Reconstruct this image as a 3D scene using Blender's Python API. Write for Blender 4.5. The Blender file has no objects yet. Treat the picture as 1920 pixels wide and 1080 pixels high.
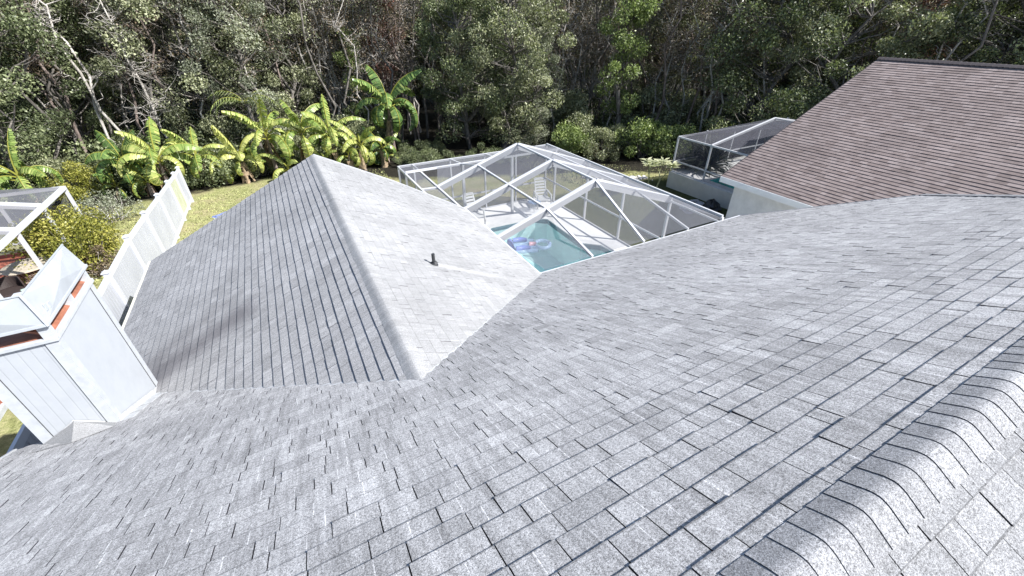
import bpy, math, random
import numpy as np
from mathutils import Vector, Matrix

# ------------------------------------------------------------------ scene set-up
scn = bpy.context.scene
EYE = 7.5                                   # camera height above the house pad; everything below is laid out from eye level
R = math.radians

def camera():
    cd = bpy.data.cameras.new('camera')
    cd.sensor_width = 36.0
    cd.lens = 777.0 / 1920.0 * 36.0
    cd.clip_start = 0.05
    cd.clip_end = 6000
    co = bpy.data.objects.new('camera', cd)
    scn.collection.objects.link(co)
    yaw, pitch, roll = R(28.0), R(33.06), R(0.306)
    f = Vector((math.sin(yaw) * math.cos(pitch), math.cos(yaw) * math.cos(pitch), -math.sin(pitch)))
    r = Vector((math.cos(yaw), -math.sin(yaw), 0))
    d = f.cross(r)
    r2 = r * math.cos(roll) + d * math.sin(roll)
    d2 = -r * math.sin(roll) + d * math.cos(roll)
    m = Matrix((r2, -d2, -f)).transposed().to_4x4()
    co.matrix_world = Matrix.Translation((0, 0, 0)) @ m
    scn.camera = co
    return co
CAM = camera()
scn.render.resolution_x = 1024
scn.render.resolution_y = 576
scn.view_settings.view_transform = 'Standard'
scn.view_settings.look = 'None'
scn.view_settings.gamma = 1.0
scn.view_settings.use_curve_mapping = False
scn.view_settings.exposure = 1.38
scn.cycles.transparent_max_bounces = 24

SUN_TRAVEL = Vector((-0.83, 0.75, -1.0)).normalized()
SUN_ELEV = math.asin(-SUN_TRAVEL.z)
SUN_AZ = math.atan2(-SUN_TRAVEL.x, -SUN_TRAVEL.y)        # compass style, from +Y towards +X
world = bpy.data.worlds.new('World')
scn.world = world
world.use_nodes = True
wn = world.node_tree
sky = wn.nodes.new('ShaderNodeTexSky')
sky.sky_type = 'NISHITA'
sky.sun_disc = False
sky.sun_elevation = SUN_ELEV
sky.sun_rotation = SUN_AZ
sky.air_density = 1.0
sky.dust_density = 1.0
wn.links.new(sky.outputs['Color'], wn.nodes['Background'].inputs['Color'])
wn.nodes['Background'].inputs['Strength'].default_value = 0.08
sl = bpy.data.lights.new('sun', 'SUN')
sl.energy = 4.2
sl.angle = R(0.5)
sl.color = (1.0, 0.98, 0.955)
so = bpy.data.objects.new('sun', sl)
scn.collection.objects.link(so)
so.rotation_euler = SUN_TRAVEL.to_track_quat('-Z', 'Y').to_euler()
so.location = (20, -20, 30)

# ------------------------------------------------------------------ helpers
def mesh_from(name, V, F, tone=None, smooth=False):
    me = bpy.data.meshes.new(name)
    me.from_pydata([tuple(v) for v in V] if not isinstance(V, np.ndarray) else V.tolist(), [], F if not isinstance(F, np.ndarray) else F.tolist())
    if tone is not None:
        at = me.attributes.new('tone', 'FLOAT', 'FACE')
        at.data.foreach_set('value', np.asarray(tone, dtype=np.float32))
    if smooth:
        me.polygons.foreach_set('use_smooth', [True] * len(me.polygons))
    me.update()
    return me

class MB:
    def __init__(s): s.v = []; s.f = []; s.t = []
    def add(s, V, F, tone=0.5):
        b = len(s.v)
        s.v += [tuple(v) for v in V]
        s.f += [tuple(i + b for i in f) for f in F]
        s.t += [tone] * len(F)
    def box(s, c, size, rot=None, tone=0.5):
        x, y, z = size[0] / 2, size[1] / 2, size[2] / 2
        V = [Vector(p) for p in ((-x,-y,-z),(x,-y,-z),(x,y,-z),(-x,y,-z),(-x,-y,z),(x,-y,z),(x,y,z),(-x,y,z))]
        if rot is not None: V = [rot @ p for p in V]
        V = [p + Vector(c) for p in V]
        s.add(V, [(0,3,2,1),(4,5,6,7),(0,1,5,4),(1,2,6,5),(2,3,7,6),(3,0,4,7)], tone)
    def bb(s, lo, hi, tone=0.5):
        s.box([(a + b) / 2 for a, b in zip(lo, hi)], [abs(b - a) for a, b in zip(lo, hi)], None, tone)
    def beam(s, a, b, w, h, up=(0, 0, 1), tone=0.5):
        a = Vector(a); b = Vector(b); d = (b - a); L = d.length; d.normalize()
        side = d.cross(Vector(up))
        if side.length < 1e-4: side = d.cross(Vector((0, 1, 0)))
        side.normalize(); u = side.cross(d)
        rot = Matrix((d, side, u)).transposed()
        s.box((a + b) / 2, (L, w, h), rot, tone)
    def tube(s, P, Rr, n=6, cap=True, tone=0.5):
        P = [Vector(p) for p in P]; V = []; F = []
        for i, p in enumerate(P):
            d = (P[min(i + 1, len(P) - 1)] - P[max(i - 1, 0)])
            if d.length < 1e-6: d = Vector((0, 0, 1))
            d.normalize()
            ref = Vector((0, 0, 1)) if abs(d.z) < 0.9 else Vector((1, 0, 0))
            a = d.cross(ref).normalized(); b2 = d.cross(a)
            r = Rr[i] if hasattr(Rr, '__len__') else Rr
            for k in range(n):
                t = 2 * math.pi * k / n
                V.append(p + a * math.cos(t) * r + b2 * math.sin(t) * r)
        for i in range(len(P) - 1):
            for k in range(n):
                k2 = (k + 1) % n
                F.append((i*n+k, i*n+k2, (i+1)*n+k2, (i+1)*n+k))
        if cap:
            F.append(tuple(range(n))); F.append(tuple((len(P)-1)*n + k for k in reversed(range(n))))
        s.add(V, F, tone)
    def lathe(s, c, prof, n=24, tone=0.5):
        V = []; F = []
        for r, z in prof:
            for k in range(n):
                t = 2 * math.pi * k / n
                V.append((c[0] + r * math.cos(t), c[1] + r * math.sin(t), c[2] + z))
        for i in range(len(prof) - 1):
            for k in range(n):
                k2 = (k + 1) % n
                F.append((i*n+k, i*n+k2, (i+1)*n+k2, (i+1)*n+k))
        F.append(tuple(reversed(range(n)))); F.append(tuple((len(prof)-1)*n + k for k in range(n)))
        s.add(V, F, tone)
    def poly(s, pts, tone=0.5): s.add(pts, [tuple(range(len(pts)))], tone)
    def slab(s, pts, off, tone=0.5):
        """closed slab between polygon pts and pts+off"""
        n = len(pts); off = Vector(off)
        V = [Vector(p) for p in pts] + [Vector(p) + off for p in pts]
        F = [tuple(range(n)), tuple(reversed(range(n, 2 * n)))] + [(i, i + n, (i + 1) % n + n, (i + 1) % n) for i in range(n)]
        s.add(V, F, tone)

def link(o): scn.collection.objects.link(o); return o
def wloc(o):
    p = Vector((0, 0, 0))
    while o is not None: p += o.location; o = o.parent
    return p
def obj(name, mb, mat, parent=None, loc=None, smooth=False, bevel=0):
    """mb holds eye-level coordinates; the object origin is moved to loc (things) or the parent's origin (parts)"""
    if parent is not None: o0 = wloc(parent)
    elif loc is not None: o0 = Vector(loc)
    else:
        a = np.array(mb.v); o0 = Vector(((a[:,0].min()+a[:,0].max())/2, (a[:,1].min()+a[:,1].max())/2, a[:,2].min()))
    V = np.array(mb.v, dtype=float) - np.array(o0)
    me = mesh_from(name, V, mb.f, mb.t, smooth)
    me.materials.append(mat)
    o = bpy.data.objects.new(name, me)
    if parent is not None: o.parent = parent
    else: o.location = o0
    if bevel:
        m = o.modifiers.new('bevel', 'BEVEL'); m.width = bevel; m.segments = 2; m.limit_method = 'ANGLE'
    return link(o)
def tag(o, label=None, cat=None, group=None, kind=None):
    if label: o['label'] = label
    if cat: o['category'] = cat
    if group: o['group'] = group
    if kind: o['kind'] = kind
    return o
def thing(name, loc, label, cat, group=None):
    o = bpy.data.objects.new(name, None)
    o.empty_display_size = 0.3; o.location = loc; link(o)
    return tag(o, label, cat, group)
def copy_tree(o, parent=None):
    kids = [c for c in bpy.data.objects if c.parent == o]
    c = o.copy(); link(c); c.parent = parent
    for k in kids: copy_tree(k, c)
    return c

# ------------------------------------------------------------------ materials
def nodes(name):
    m = bpy.data.materials.new(name); m.use_nodes = True
    nt = m.node_tree; b = nt.nodes['Principled BSDF']
    return m, nt, b
def N(nt, t, **kw):
    n = nt.nodes.new(t)
    for k, v in kw.items(): setattr(n, k, v)
    return n
def noise(nt, scale, detail=3, rough=0.6, vec=None, dist=0.0):
    n = N(nt, 'ShaderNodeTexNoise'); n.inputs['Scale'].default_value = scale; n.inputs['Detail'].default_value = detail
    n.inputs['Roughness'].default_value = rough; n.inputs['Distortion'].default_value = dist
    if vec is not None: nt.links.new(vec, n.inputs['Vector'])
    return n.outputs['Fac']
def ramp(nt, fac, stops):
    n = N(nt, 'ShaderNodeValToRGB'); e = n.color_ramp.elements
    while len(e) < len(stops): e.new(0.5)
    for el, (p, c) in zip(e, stops):
        el.position = p; el.color = (c[0], c[1], c[2], 1) if hasattr(c, '__len__') else (c, c, c, 1)
    nt.links.new(fac, n.inputs['Fac']); return n.outputs['Color']
def mix(nt, fac, a, b, mode='MIX'):
    n = N(nt, 'ShaderNodeMix', data_type='RGBA', blend_type=mode)
    for inp, val in ((n.inputs[0], fac), (n.inputs[6], a), (n.inputs[7], b)):
        if isinstance(val, (int, float)): inp.default_value = val
        elif isinstance(val, tuple): inp.default_value = (val[0], val[1], val[2], 1)
        else: nt.links.new(val, inp)
    return n.outputs[2]
def math_(nt, op, a, b=0.0, c=None):
    n = N(nt, 'ShaderNodeMath', operation=op)
    for inp, val in zip(n.inputs, (a, b, c)):
        if val is None: continue
        if isinstance(val, (int, float)): inp.default_value = val
        else: nt.links.new(val, inp)
    return n.outputs[0]
def objco(nt, scale=None, rot=None, loc=None):
    t = N(nt, 'ShaderNodeTexCoord').outputs['Object']
    if scale or rot or loc:
        m = N(nt, 'ShaderNodeMapping')
        if scale: m.inputs['Scale'].default_value = scale
        if rot: m.inputs['Rotation'].default_value = rot
        if loc: m.inputs['Location'].default_value = loc
        nt.links.new(t, m.inputs['Vector']); return m.outputs['Vector']
    return t
def attr(nt, name='tone'):
    return N(nt, 'ShaderNodeAttribute', attribute_name=name).outputs['Fac']
def bump(nt, b, h, strength=0.3, dist=0.01):
    n = N(nt, 'ShaderNodeBump'); n.inputs['Strength'].default_value = strength; n.inputs['Distance'].default_value = dist
    nt.links.new(h, n.inputs['Height']); nt.links.new(n.outputs['Normal'], b.inputs['Normal'])
def setc(nt, b, col):
    if isinstance(col, tuple): b.inputs['Base Color'].default_value = (*col, 1)
    else: nt.links.new(col, b.inputs['Base Color'])

def plain(name, col, rough=0.6, var=0.12, scale=6.0, metal=0.0, bmp=0.0, bscale=60, spec=0.5):
    m, nt, b = nodes(name)
    co = objco(nt)
    f = noise(nt, scale, 4, 0.6, co)
    lo = tuple(c * (1 - var) for c in col); hi = tuple(min(1, c * (1 + var)) for c in col)
    setc(nt, b, ramp(nt, f, [(0.3, lo), (0.7, hi)]))
    b.inputs['Roughness'].default_value = rough; b.inputs['Metallic'].default_value = metal
    b.inputs['Specular IOR Level'].default_value = spec
    if bmp: bump(nt, b, noise(nt, bscale, 3, 0.6, co), bmp, 0.01)
    return m

def shingle_mat(name, cols, grain=0.5, down=(0, 1, 0), stain=0.25, extra=None, speck=0.55):
    """cols: three tones chosen by the tab's own value; down: fall direction for the runs of dirt"""
    m, nt, b = nodes(name)
    co = objco(nt)
    t = attr(nt)
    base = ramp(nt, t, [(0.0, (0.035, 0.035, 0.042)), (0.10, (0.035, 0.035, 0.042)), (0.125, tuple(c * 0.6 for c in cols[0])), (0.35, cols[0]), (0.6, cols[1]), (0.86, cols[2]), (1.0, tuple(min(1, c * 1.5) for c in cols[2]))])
    g1 = noise(nt, 230, 2, 0.8, co)
    g2 = noise(nt, 85, 3, 0.75, co)
    g = math_(nt, 'ADD', math_(nt, 'MULTIPLY', g1, 0.6), math_(nt, 'MULTIPLY', g2, 0.4))
    gr = ramp(nt, g, [(0.36, max(0.12, 1 - grain * .75)), (0.5, 1.0), (0.64, 1 + grain * 0.9)])
    c = mix(nt, 1.0, base, gr, 'MULTIPLY')
    # runs of dirt along the fall of the slope
    sc = (10.0, 1.1, 1.1) if down[1] else (1.1, 10.0, 1.1)
    st = noise(nt, 1.6, 9, 0.8, objco(nt, scale=sc), 0.2)
    c = mix(nt, stain, c, mix(nt, 1.0, c, ramp(nt, st, [(0.36, 0.6), (0.5, 1.0), (0.64, 1.4)]), 'MULTIPLY'))
    big = noise(nt, 0.55, 4, 0.6, co)
    c = mix(nt, 1.0, c, ramp(nt, big, [(0.3, 0.86), (0.7, 1.12)]), 'MULTIPLY')
    if extra: c = extra(nt, c)
    setc(nt, b, c)
    b.inputs['Roughness'].default_value = 0.85
    b.inputs['Specular IOR Level'].default_value = 0.25
    bump(nt, b, g, 0.5, 0.006)
    return m

HOUSE_LOC = Vector((3.5, 3.0, -EYE))
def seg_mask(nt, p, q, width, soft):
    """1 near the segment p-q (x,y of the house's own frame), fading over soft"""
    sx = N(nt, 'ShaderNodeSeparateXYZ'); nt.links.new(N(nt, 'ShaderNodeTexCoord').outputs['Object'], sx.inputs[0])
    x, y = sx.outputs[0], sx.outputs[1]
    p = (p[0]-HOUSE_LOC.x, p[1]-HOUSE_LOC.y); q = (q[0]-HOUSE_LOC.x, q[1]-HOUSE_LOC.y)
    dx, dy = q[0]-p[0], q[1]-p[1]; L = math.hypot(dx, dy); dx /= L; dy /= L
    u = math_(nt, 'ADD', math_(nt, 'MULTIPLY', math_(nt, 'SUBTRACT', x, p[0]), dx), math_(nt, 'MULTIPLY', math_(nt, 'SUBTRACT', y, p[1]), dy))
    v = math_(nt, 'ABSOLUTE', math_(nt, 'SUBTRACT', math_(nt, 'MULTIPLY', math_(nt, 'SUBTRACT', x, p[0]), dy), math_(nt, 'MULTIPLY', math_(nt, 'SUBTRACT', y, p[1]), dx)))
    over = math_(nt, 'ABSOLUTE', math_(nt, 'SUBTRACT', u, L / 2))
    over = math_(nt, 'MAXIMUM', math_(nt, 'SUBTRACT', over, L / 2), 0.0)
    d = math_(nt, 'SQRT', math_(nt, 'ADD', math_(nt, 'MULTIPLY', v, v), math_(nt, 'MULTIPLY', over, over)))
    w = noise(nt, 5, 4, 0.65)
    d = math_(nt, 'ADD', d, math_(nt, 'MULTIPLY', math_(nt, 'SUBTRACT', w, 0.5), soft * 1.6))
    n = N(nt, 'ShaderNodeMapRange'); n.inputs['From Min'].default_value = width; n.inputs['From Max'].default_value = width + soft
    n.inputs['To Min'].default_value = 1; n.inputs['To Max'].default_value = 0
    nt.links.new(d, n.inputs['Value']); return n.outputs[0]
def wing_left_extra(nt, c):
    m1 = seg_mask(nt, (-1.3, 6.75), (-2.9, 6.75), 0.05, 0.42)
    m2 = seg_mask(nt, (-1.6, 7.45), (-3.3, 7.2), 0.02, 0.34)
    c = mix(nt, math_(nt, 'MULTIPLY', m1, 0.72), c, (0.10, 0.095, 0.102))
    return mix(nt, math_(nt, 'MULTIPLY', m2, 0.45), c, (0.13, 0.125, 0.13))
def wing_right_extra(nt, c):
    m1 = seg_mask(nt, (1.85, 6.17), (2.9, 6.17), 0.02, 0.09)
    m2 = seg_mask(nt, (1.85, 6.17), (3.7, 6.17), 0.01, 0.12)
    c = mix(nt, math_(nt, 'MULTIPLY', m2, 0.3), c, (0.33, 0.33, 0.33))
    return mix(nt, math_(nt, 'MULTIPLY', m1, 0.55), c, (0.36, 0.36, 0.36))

GREY = [(0.245, 0.244, 0.248), (0.292, 0.291, 0.295), (0.345, 0.344, 0.348)]
M = {}
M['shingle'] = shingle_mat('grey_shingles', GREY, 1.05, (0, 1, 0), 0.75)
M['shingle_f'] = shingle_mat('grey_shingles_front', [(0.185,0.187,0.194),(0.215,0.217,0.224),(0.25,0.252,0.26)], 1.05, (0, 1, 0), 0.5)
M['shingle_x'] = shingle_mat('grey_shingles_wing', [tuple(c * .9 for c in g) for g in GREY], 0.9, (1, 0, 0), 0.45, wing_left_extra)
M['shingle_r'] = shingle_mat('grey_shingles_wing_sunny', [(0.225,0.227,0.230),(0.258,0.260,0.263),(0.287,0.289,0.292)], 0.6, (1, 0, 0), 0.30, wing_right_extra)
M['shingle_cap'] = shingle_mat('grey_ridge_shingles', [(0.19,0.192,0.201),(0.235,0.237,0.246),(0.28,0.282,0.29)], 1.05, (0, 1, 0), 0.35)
M['brown'] = shingle_mat('brown_shingles', [(0.17,0.134,0.124),(0.215,0.173,0.162),(0.26,0.214,0.202)], 0.3, (1, 0, 0), 0.25)
M['brown_cap'] = plain('dark_brown_ridge', (0.05, 0.04, 0.042), 0.8)
def siding_mat():
    m, nt, b = nodes('white_panel_siding')
    co = objco(nt)
    w = N(nt, 'ShaderNodeTexWave', wave_type='BANDS', bands_direction='X'); w.inputs['Scale'].default_value = 3.2
    w.inputs['Distortion'].default_value = 0.25; nt.links.new(co, w.inputs['Vector'])
    fine = noise(nt, 1.0, 4, 0.7, objco(nt, scale=(60, 60, 1.2)))
    h = math_(nt, 'ADD', ramp(nt, w.outputs['Fac'], [(0.0, 0.0), (0.06, 1.0)]), math_(nt, 'MULTIPLY', fine, 0.5))
    dirt = noise(nt, 5, 5, 0.7, co)
    setc(nt, b, mix(nt, 1.0, ramp(nt, dirt, [(0.25, (0.34, 0.36, 0.385)), (0.6, (0.375, 0.395, 0.42))]), ramp(nt, w.outputs['Fac'], [(0.0, 0.88), (0.05, 1.0)]), 'MULTIPLY'))
    b.inputs['Roughness'].default_value = 0.5; bump(nt, b, h, 0.3, 0.003); return m
M['siding'] = siding_mat()
def trim_mat():
    m, nt, b = nodes('white_painted_trim')
    co = objco(nt)
    d = noise(nt, 9, 5, 0.7, co)
    setc(nt, b, ramp(nt, d, [(0.28, (0.34, 0.36, 0.385)), (0.6, (0.42, 0.44, 0.46))]))
    b.inputs['Roughness'].default_value = 0.45; bump(nt, b, noise(nt, 40, 3, 0.6, co), 0.12, 0.003); return m
M['trim'] = trim_mat()
M['sheet'] = plain('painted_sheet_metal', (0.37, 0.395, 0.42), 0.4, 0.09, 4, 0.0, 0.08, 9)
M['flash'] = plain('grey_roof_flashing', (0.42, 0.43, 0.44), 0.6, 0.18, 14, 0.0, 0.1)
M['rust'] = plain('rusty_copper_pan', (0.29, 0.115, 0.07), 0.55, 0.4, 7, 0.2, 0.1, 20)
M['fascia_white'] = plain('white_fascia_paint', (0.9, 0.9, 0.89), 0.4, 0.04, 3)
M['dark'] = plain('dark_opening', (0.012, 0.012, 0.013), 0.8)
M['alu'] = plain('white_aluminium', (0.49, 0.50, 0.52), 0.4, 0.05, 3)
M['vinyl'] = plain('white_vinyl', (0.48, 0.495, 0.53), 0.4, 0.05, 2)
M['cream'] = plain('cream_metal_edge', (0.55, 0.53, 0.45), 0.45, 0.1, 8)
M['lead'] = plain('lead_pipe', (0.03, 0.032, 0.035), 0.55, 0.25, 20)
M['stucco'] = plain('grey_stucco', (0.80, 0.795, 0.78), 0.85, 0.10, 3, 0, 0.4, 45)
M['tan_wall'] = plain('tan_stucco', (0.26, 0.235, 0.205), 0.85, 0.1, 3, 0, 0.4, 45)
M['house_wall'] = plain('pale_stucco', (0.52, 0.51, 0.48), 0.85, 0.08, 3, 0, 0.3, 45)
M['deck'] = plain('pale_concrete_deck', (0.80, 0.795, 0.78), 0.8, 0.10, 1.6, 0, 0.15, 70)
M['coping'] = plain('coping', (0.76, 0.76, 0.745), 0.7, 0.08, 6, 0, 0.15, 70)
M['tile'] = plain('waterline_tile', (0.10, 0.20, 0.24), 0.25, 0.35, 16)
M['plaster'] = plain('pool_plaster', (0.76, 0.95, 0.94), 0.7, 0.07, 1.2)
M['plaster2'] = plain('neighbour_pool_plaster', (0.10, 0.78, 0.72), 0.7, 0.35, 9)
def fence_panel_mat(name, a, b2):
    m, nt, b = nodes(name)
    f = noise(nt, 1.6, 4, 0.6, objco(nt, scale=(1, 1, 0.7)))
    setc(nt, b, ramp(nt, f, [(0.35, a), (0.65, b2)])); b.inputs['Roughness'].default_value = 0.4; return m
M['panel'] = fence_panel_mat('fence_board_vinyl', (0.35, 0.365, 0.40), (0.40, 0.415, 0.45))
M['panel_green'] = fence_panel_mat('fence_board_vinyl_green_reflection', (0.38, 0.40, 0.27), (0.46, 0.475, 0.40))  # greenish reflected light mixed into this panel's colour

def screen_mat(name, dens, graz, col):
    """woven insect screen: mostly holes seen square on, closing up towards grazing angles"""
    m, nt, b = nodes(name)
    out = nt.nodes['Material Output']
    nt.nodes.remove(b)
    tr = N(nt, 'ShaderNodeBsdfTransparent'); df = N(nt, 'ShaderNodeBsdfDiffuse')
    df.inputs['Color'].default_value = (*col, 1)
    lw = N(nt, 'ShaderNodeLayerWeight'); lw.inputs['Blend'].default_value = 0.35
    p = math_(nt, 'POWER', lw.outputs['Facing'], 1.6)
    d = math_(nt, 'ADD', math_(nt, 'MULTIPLY', p, graz), dens)
    d = math_(nt, 'MULTIPLY', d, ramp(nt, noise(nt, 0.7, 4, 0.6, objco(nt)), [(0.3, 0.85), (0.7, 1.15)]))
    d = math_(nt, 'MINIMUM', d, 0.97)
    mx = N(nt, 'ShaderNodeMixShader'); nt.links.new(d, mx.inputs[0]); nt.links.new(tr.outputs[0], mx.inputs[1]); nt.links.new(df.outputs[0], mx.inputs[2])
    nt.links.new(mx.outputs[0], out.inputs['Surface']); return m
M['screen'] = screen_mat('charcoal_insect_screen', 0.32, 0.55, (0.155, 0.16, 0.178))
M['screen_dark'] = screen_mat('dark_insect_screen', 0.36, 0.5, (0.095, 0.095, 0.11))

def water_mat(name, tint):
    m, nt, b = nodes(name)
    out = nt.nodes['Material Output']; nt.nodes.remove(b)
    tr = N(nt, 'ShaderNodeBsdfTransparent'); tr.inputs['Color'].default_value = (*tint, 1)
    gl = N(nt, 'ShaderNodeBsdfGlossy'); gl.inputs['Roughness'].default_value = 0.015
    fr = N(nt, 'ShaderNodeFresnel'); fr.inputs['IOR'].default_value = 1.33
    bp = N(nt, 'ShaderNodeBump'); bp.inputs['Strength'].default_value = 0.08; bp.inputs['Distance'].default_value = 0.05
    nt.links.new(noise(nt, 2.5, 2, 0.5, objco(nt)), bp.inputs['Height'])
    nt.links.new(bp.outputs[0], gl.inputs['Normal']); nt.links.new(bp.outputs[0], fr.inputs['Normal'])
    mx = N(nt, 'ShaderNodeMixShader'); nt.links.new(fr.outputs[0], mx.inputs[0]); nt.links.new(tr.outputs[0], mx.inputs[1]); nt.links.new(gl.outputs[0], mx.inputs[2])
    nt.links.new(mx.outputs[0], out.inputs['Surface']); return m
M['water'] = water_mat('pool_water', (0.93, 0.99, 0.99))
M['water2'] = water_mat('neighbour_pool_water', (0.6, 0.95, 0.92))
def vinyl_clear(name, col, alpha):
    m, nt, b = nodes(name)
    b.inputs['Base Color'].default_value = (*col, 1); b.inputs['Roughness'].default_value = 0.12; b.inputs['Alpha'].default_value = alpha
    return m
M['float_blue'] = vinyl_clear('lilac_blue_vinyl', (0.20, 0.27, 0.62), 0.95)
M['float_clear'] = vinyl_clear('clear_blue_vinyl', (0.42, 0.58, 0.85), 0.38)
M['float_pink'] = vinyl_clear('pink_vinyl', (0.62, 0.36, 0.42), 0.9)
M['resin'] = plain('white_resin', (0.62, 0.63, 0.63), 0.35, 0.04, 3)
M['terracotta'] = plain('terracotta_floor', (0.30, 0.095, 0.06), 0.6, 0.3, 2.2, 0, 0.1, 30)
M['darkred'] = plain('dark_red_edge_shadow', (0.06, 0.012, 0.012), 0.6, 0.3, 4)
M['stone'] = plain('beige_stone_top', (0.42, 0.37, 0.29), 0.5, 0.15, 9)
M['wicker'] = plain('wicker', (0.20, 0.15, 0.115), 0.7, 0.3, 30)
M['wicker_dark'] = plain('dark_wicker', (0.03, 0.02, 0.018), 0.7, 0.3, 30)
M['cushion'] = plain('pale_green_cushion', (0.33, 0.42, 0.37), 0.8, 0.1, 6)
M['blue_cloth'] = plain('blue_tarp', (0.16, 0.20, 0.40), 0.5, 0.3, 5)
M['black_cover'] = plain('black_cover', (0.018, 0.018, 0.022), 0.45, 0.4, 6)
M['grey_plastic'] = plain('grey_plastic_sheet', (0.33, 0.33, 0.35), 0.5, 0.3, 6)
M['gravel'] = plain('white_stones', (0.55, 0.53, 0.50), 0.8, 0.25, 9, 0, 0.4, 30)

def ground_mat():
    m, nt, b = nodes('ground')
    geo = N(nt, 'ShaderNodeNewGeometry').outputs['Position']
    sx = N(nt, 'ShaderNodeSeparateXYZ'); nt.links.new(geo, sx.inputs[0])
    n1 = noise(nt, 9, 5, 0.75, geo); n2 = noise(nt, 0.7, 5, 0.65, geo); n3 = noise(nt, 60, 3, 0.7, geo)
    grass = ramp(nt, n1, [(0.30, (0.12, 0.13, 0.045)), (0.5, (0.245, 0.255, 0.105)), (0.68, (0.40, 0.385, 0.20))])
    dry = ramp(nt, n3, [(0.3, (0.22, 0.18, 0.10)), (0.7, (0.42, 0.36, 0.23))])
    g = mix(nt, ramp(nt, n2, [(0.42, 0.0), (0.66, 0.75)]), grass, dry)
    g = mix(nt, 1.0, g, ramp(nt, n3, [(0.3, 0.7), (0.7, 1.25)]), 'MULTIPLY')
    sy = sx.outputs[1]; sxx = sx.outputs[0]
    litter = ramp(nt, n1, [(0.3, (0.008, 0.008, 0.006)), (0.7, (0.034, 0.030, 0.022))])
    # the woods begin past a wavering line
    y = sx.outputs[1]; x = sx.outputs[0]
    edge = math_(nt, 'ADD', math_(nt, 'SQRT', math_(nt, 'ADD', math_(nt, 'MULTIPLY', x, x), math_(nt, 'MULTIPLY', y, y))), math_(nt, 'MULTIPLY', math_(nt, 'SUBTRACT', n2, 0.5), 3.0))
    az = math_(nt, 'ARCTAN2', x, y)      # the lawn ends sooner behind the enclosures than at the left
    bow = ramp(nt, math_(nt, 'MULTIPLY', az, 1 / 1.6), [(0.05, 0.0), (0.16, 1.0), (0.38, 0.9), (0.5, 0.45), (0.7, 0.3)])
    edge = math_(nt, 'ADD', edge, math_(nt, 'MULTIPLY', bow, 4.2))
    mr = N(nt, 'ShaderNodeMapRange'); nt.links.new(edge, mr.inputs['Value'])
    mr.inputs['From Min'].default_value = 27.6; mr.inputs['From Max'].default_value = 28.3
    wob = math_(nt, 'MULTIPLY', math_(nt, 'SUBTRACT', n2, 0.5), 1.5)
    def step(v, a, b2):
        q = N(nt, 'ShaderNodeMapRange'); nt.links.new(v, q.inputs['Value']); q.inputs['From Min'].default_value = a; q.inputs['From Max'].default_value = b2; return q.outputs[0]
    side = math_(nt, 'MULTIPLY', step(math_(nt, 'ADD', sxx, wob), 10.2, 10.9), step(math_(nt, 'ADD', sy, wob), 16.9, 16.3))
    shade_grass = ramp(nt, n1, [(0.3, (0.020, 0.026, 0.010)), (0.7, (0.075, 0.085, 0.032))])  # shade of the neighbour's enclosure on the side yard, painted as darker grass
    g = mix(nt, math_(nt, 'MULTIPLY', side, 0.9), g, shade_grass)
    setc(nt, b, mix(nt, mr.outputs[0], g, litter))
    b.inputs['Roughness'].default_value = 0.95; b.inputs['Specular IOR Level'].default_value = 0.1
    bump(nt, b, n1, 0.8, 0.06); return m
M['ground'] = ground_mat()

def leaf_mat(name, lo, mid, hi, rough=0.42, trans=0.25):
    m, nt, b = nodes(name)
    out = nt.nodes['Material Output']
    t = attr(nt)
    col = ramp(nt, t, [(0.0, lo), (0.5, mid), (1.0, hi)])
    setc(nt, b, col); b.inputs['Roughness'].default_value = rough; b.inputs['Specular IOR Level'].default_value = 0.3
    tl = N(nt, 'ShaderNodeBsdfTranslucent'); nt.links.new(mix(nt, 1.0, col, (1.0, 1.15, 0.6), 'MULTIPLY'), tl.inputs['Color'])
    mx = N(nt, 'ShaderNodeMixShader'); mx.inputs[0].default_value = trans
    nt.links.new(b.outputs[0], mx.inputs[1]); nt.links.new(tl.outputs[0], mx.inputs[2]); nt.links.new(mx.outputs[0], out.inputs['Surface'])
    return m
M['leaf_olive'] = leaf_mat('olive_leaves', (0.075, 0.085, 0.045), (0.213, 0.227, 0.131), (0.475, 0.488, 0.312))
M['leaf_dark'] = leaf_mat('dark_leaves', (0.046, 0.057, 0.029), (0.130, 0.156, 0.078), (0.338, 0.370, 0.202))
M['leaf_bright'] = leaf_mat('bright_leaves', (0.069, 0.098, 0.029), (0.196, 0.247, 0.086), (0.414, 0.483, 0.196))
M['leaf_yellow'] = leaf_mat('yellow_leaves', (0.10, 0.11, 0.02), (0.26, 0.26, 0.05), (0.46, 0.42, 0.12))
M['leaf_cream'] = leaf_mat('pale_cream_leaves', (0.20, 0.21, 0.12), (0.38, 0.39, 0.24), (0.52, 0.52, 0.36))
M['leaf_red'] = leaf_mat('red_leaves', (0.06, 0.045, 0.03), (0.17, 0.085, 0.065), (0.36, 0.17, 0.14))
M['leaf_grey'] = leaf_mat('grey_green_leaves', (0.096, 0.108, 0.072), (0.228, 0.246, 0.174), (0.456, 0.468, 0.348))
M['leaf_brown'] = leaf_mat('dry_leaves', (0.06, 0.045, 0.03), (0.17, 0.13, 0.085), (0.33, 0.27, 0.19))
M['banana'] = leaf_mat('banana_leaves', (0.06, 0.11, 0.025), (0.22, 0.30, 0.075), (0.56, 0.56, 0.20), 0.35, 0.3)
M['banana_dark'] = leaf_mat('deep_green_banana_leaves', (0.04, 0.085, 0.025), (0.13, 0.21, 0.06), (0.46, 0.50, 0.17), 0.3, 0.25)
M['banana_dry'] = plain('dry_banana_leaves', (0.22, 0.16, 0.10), 0.8, 0.4, 8)
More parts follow.
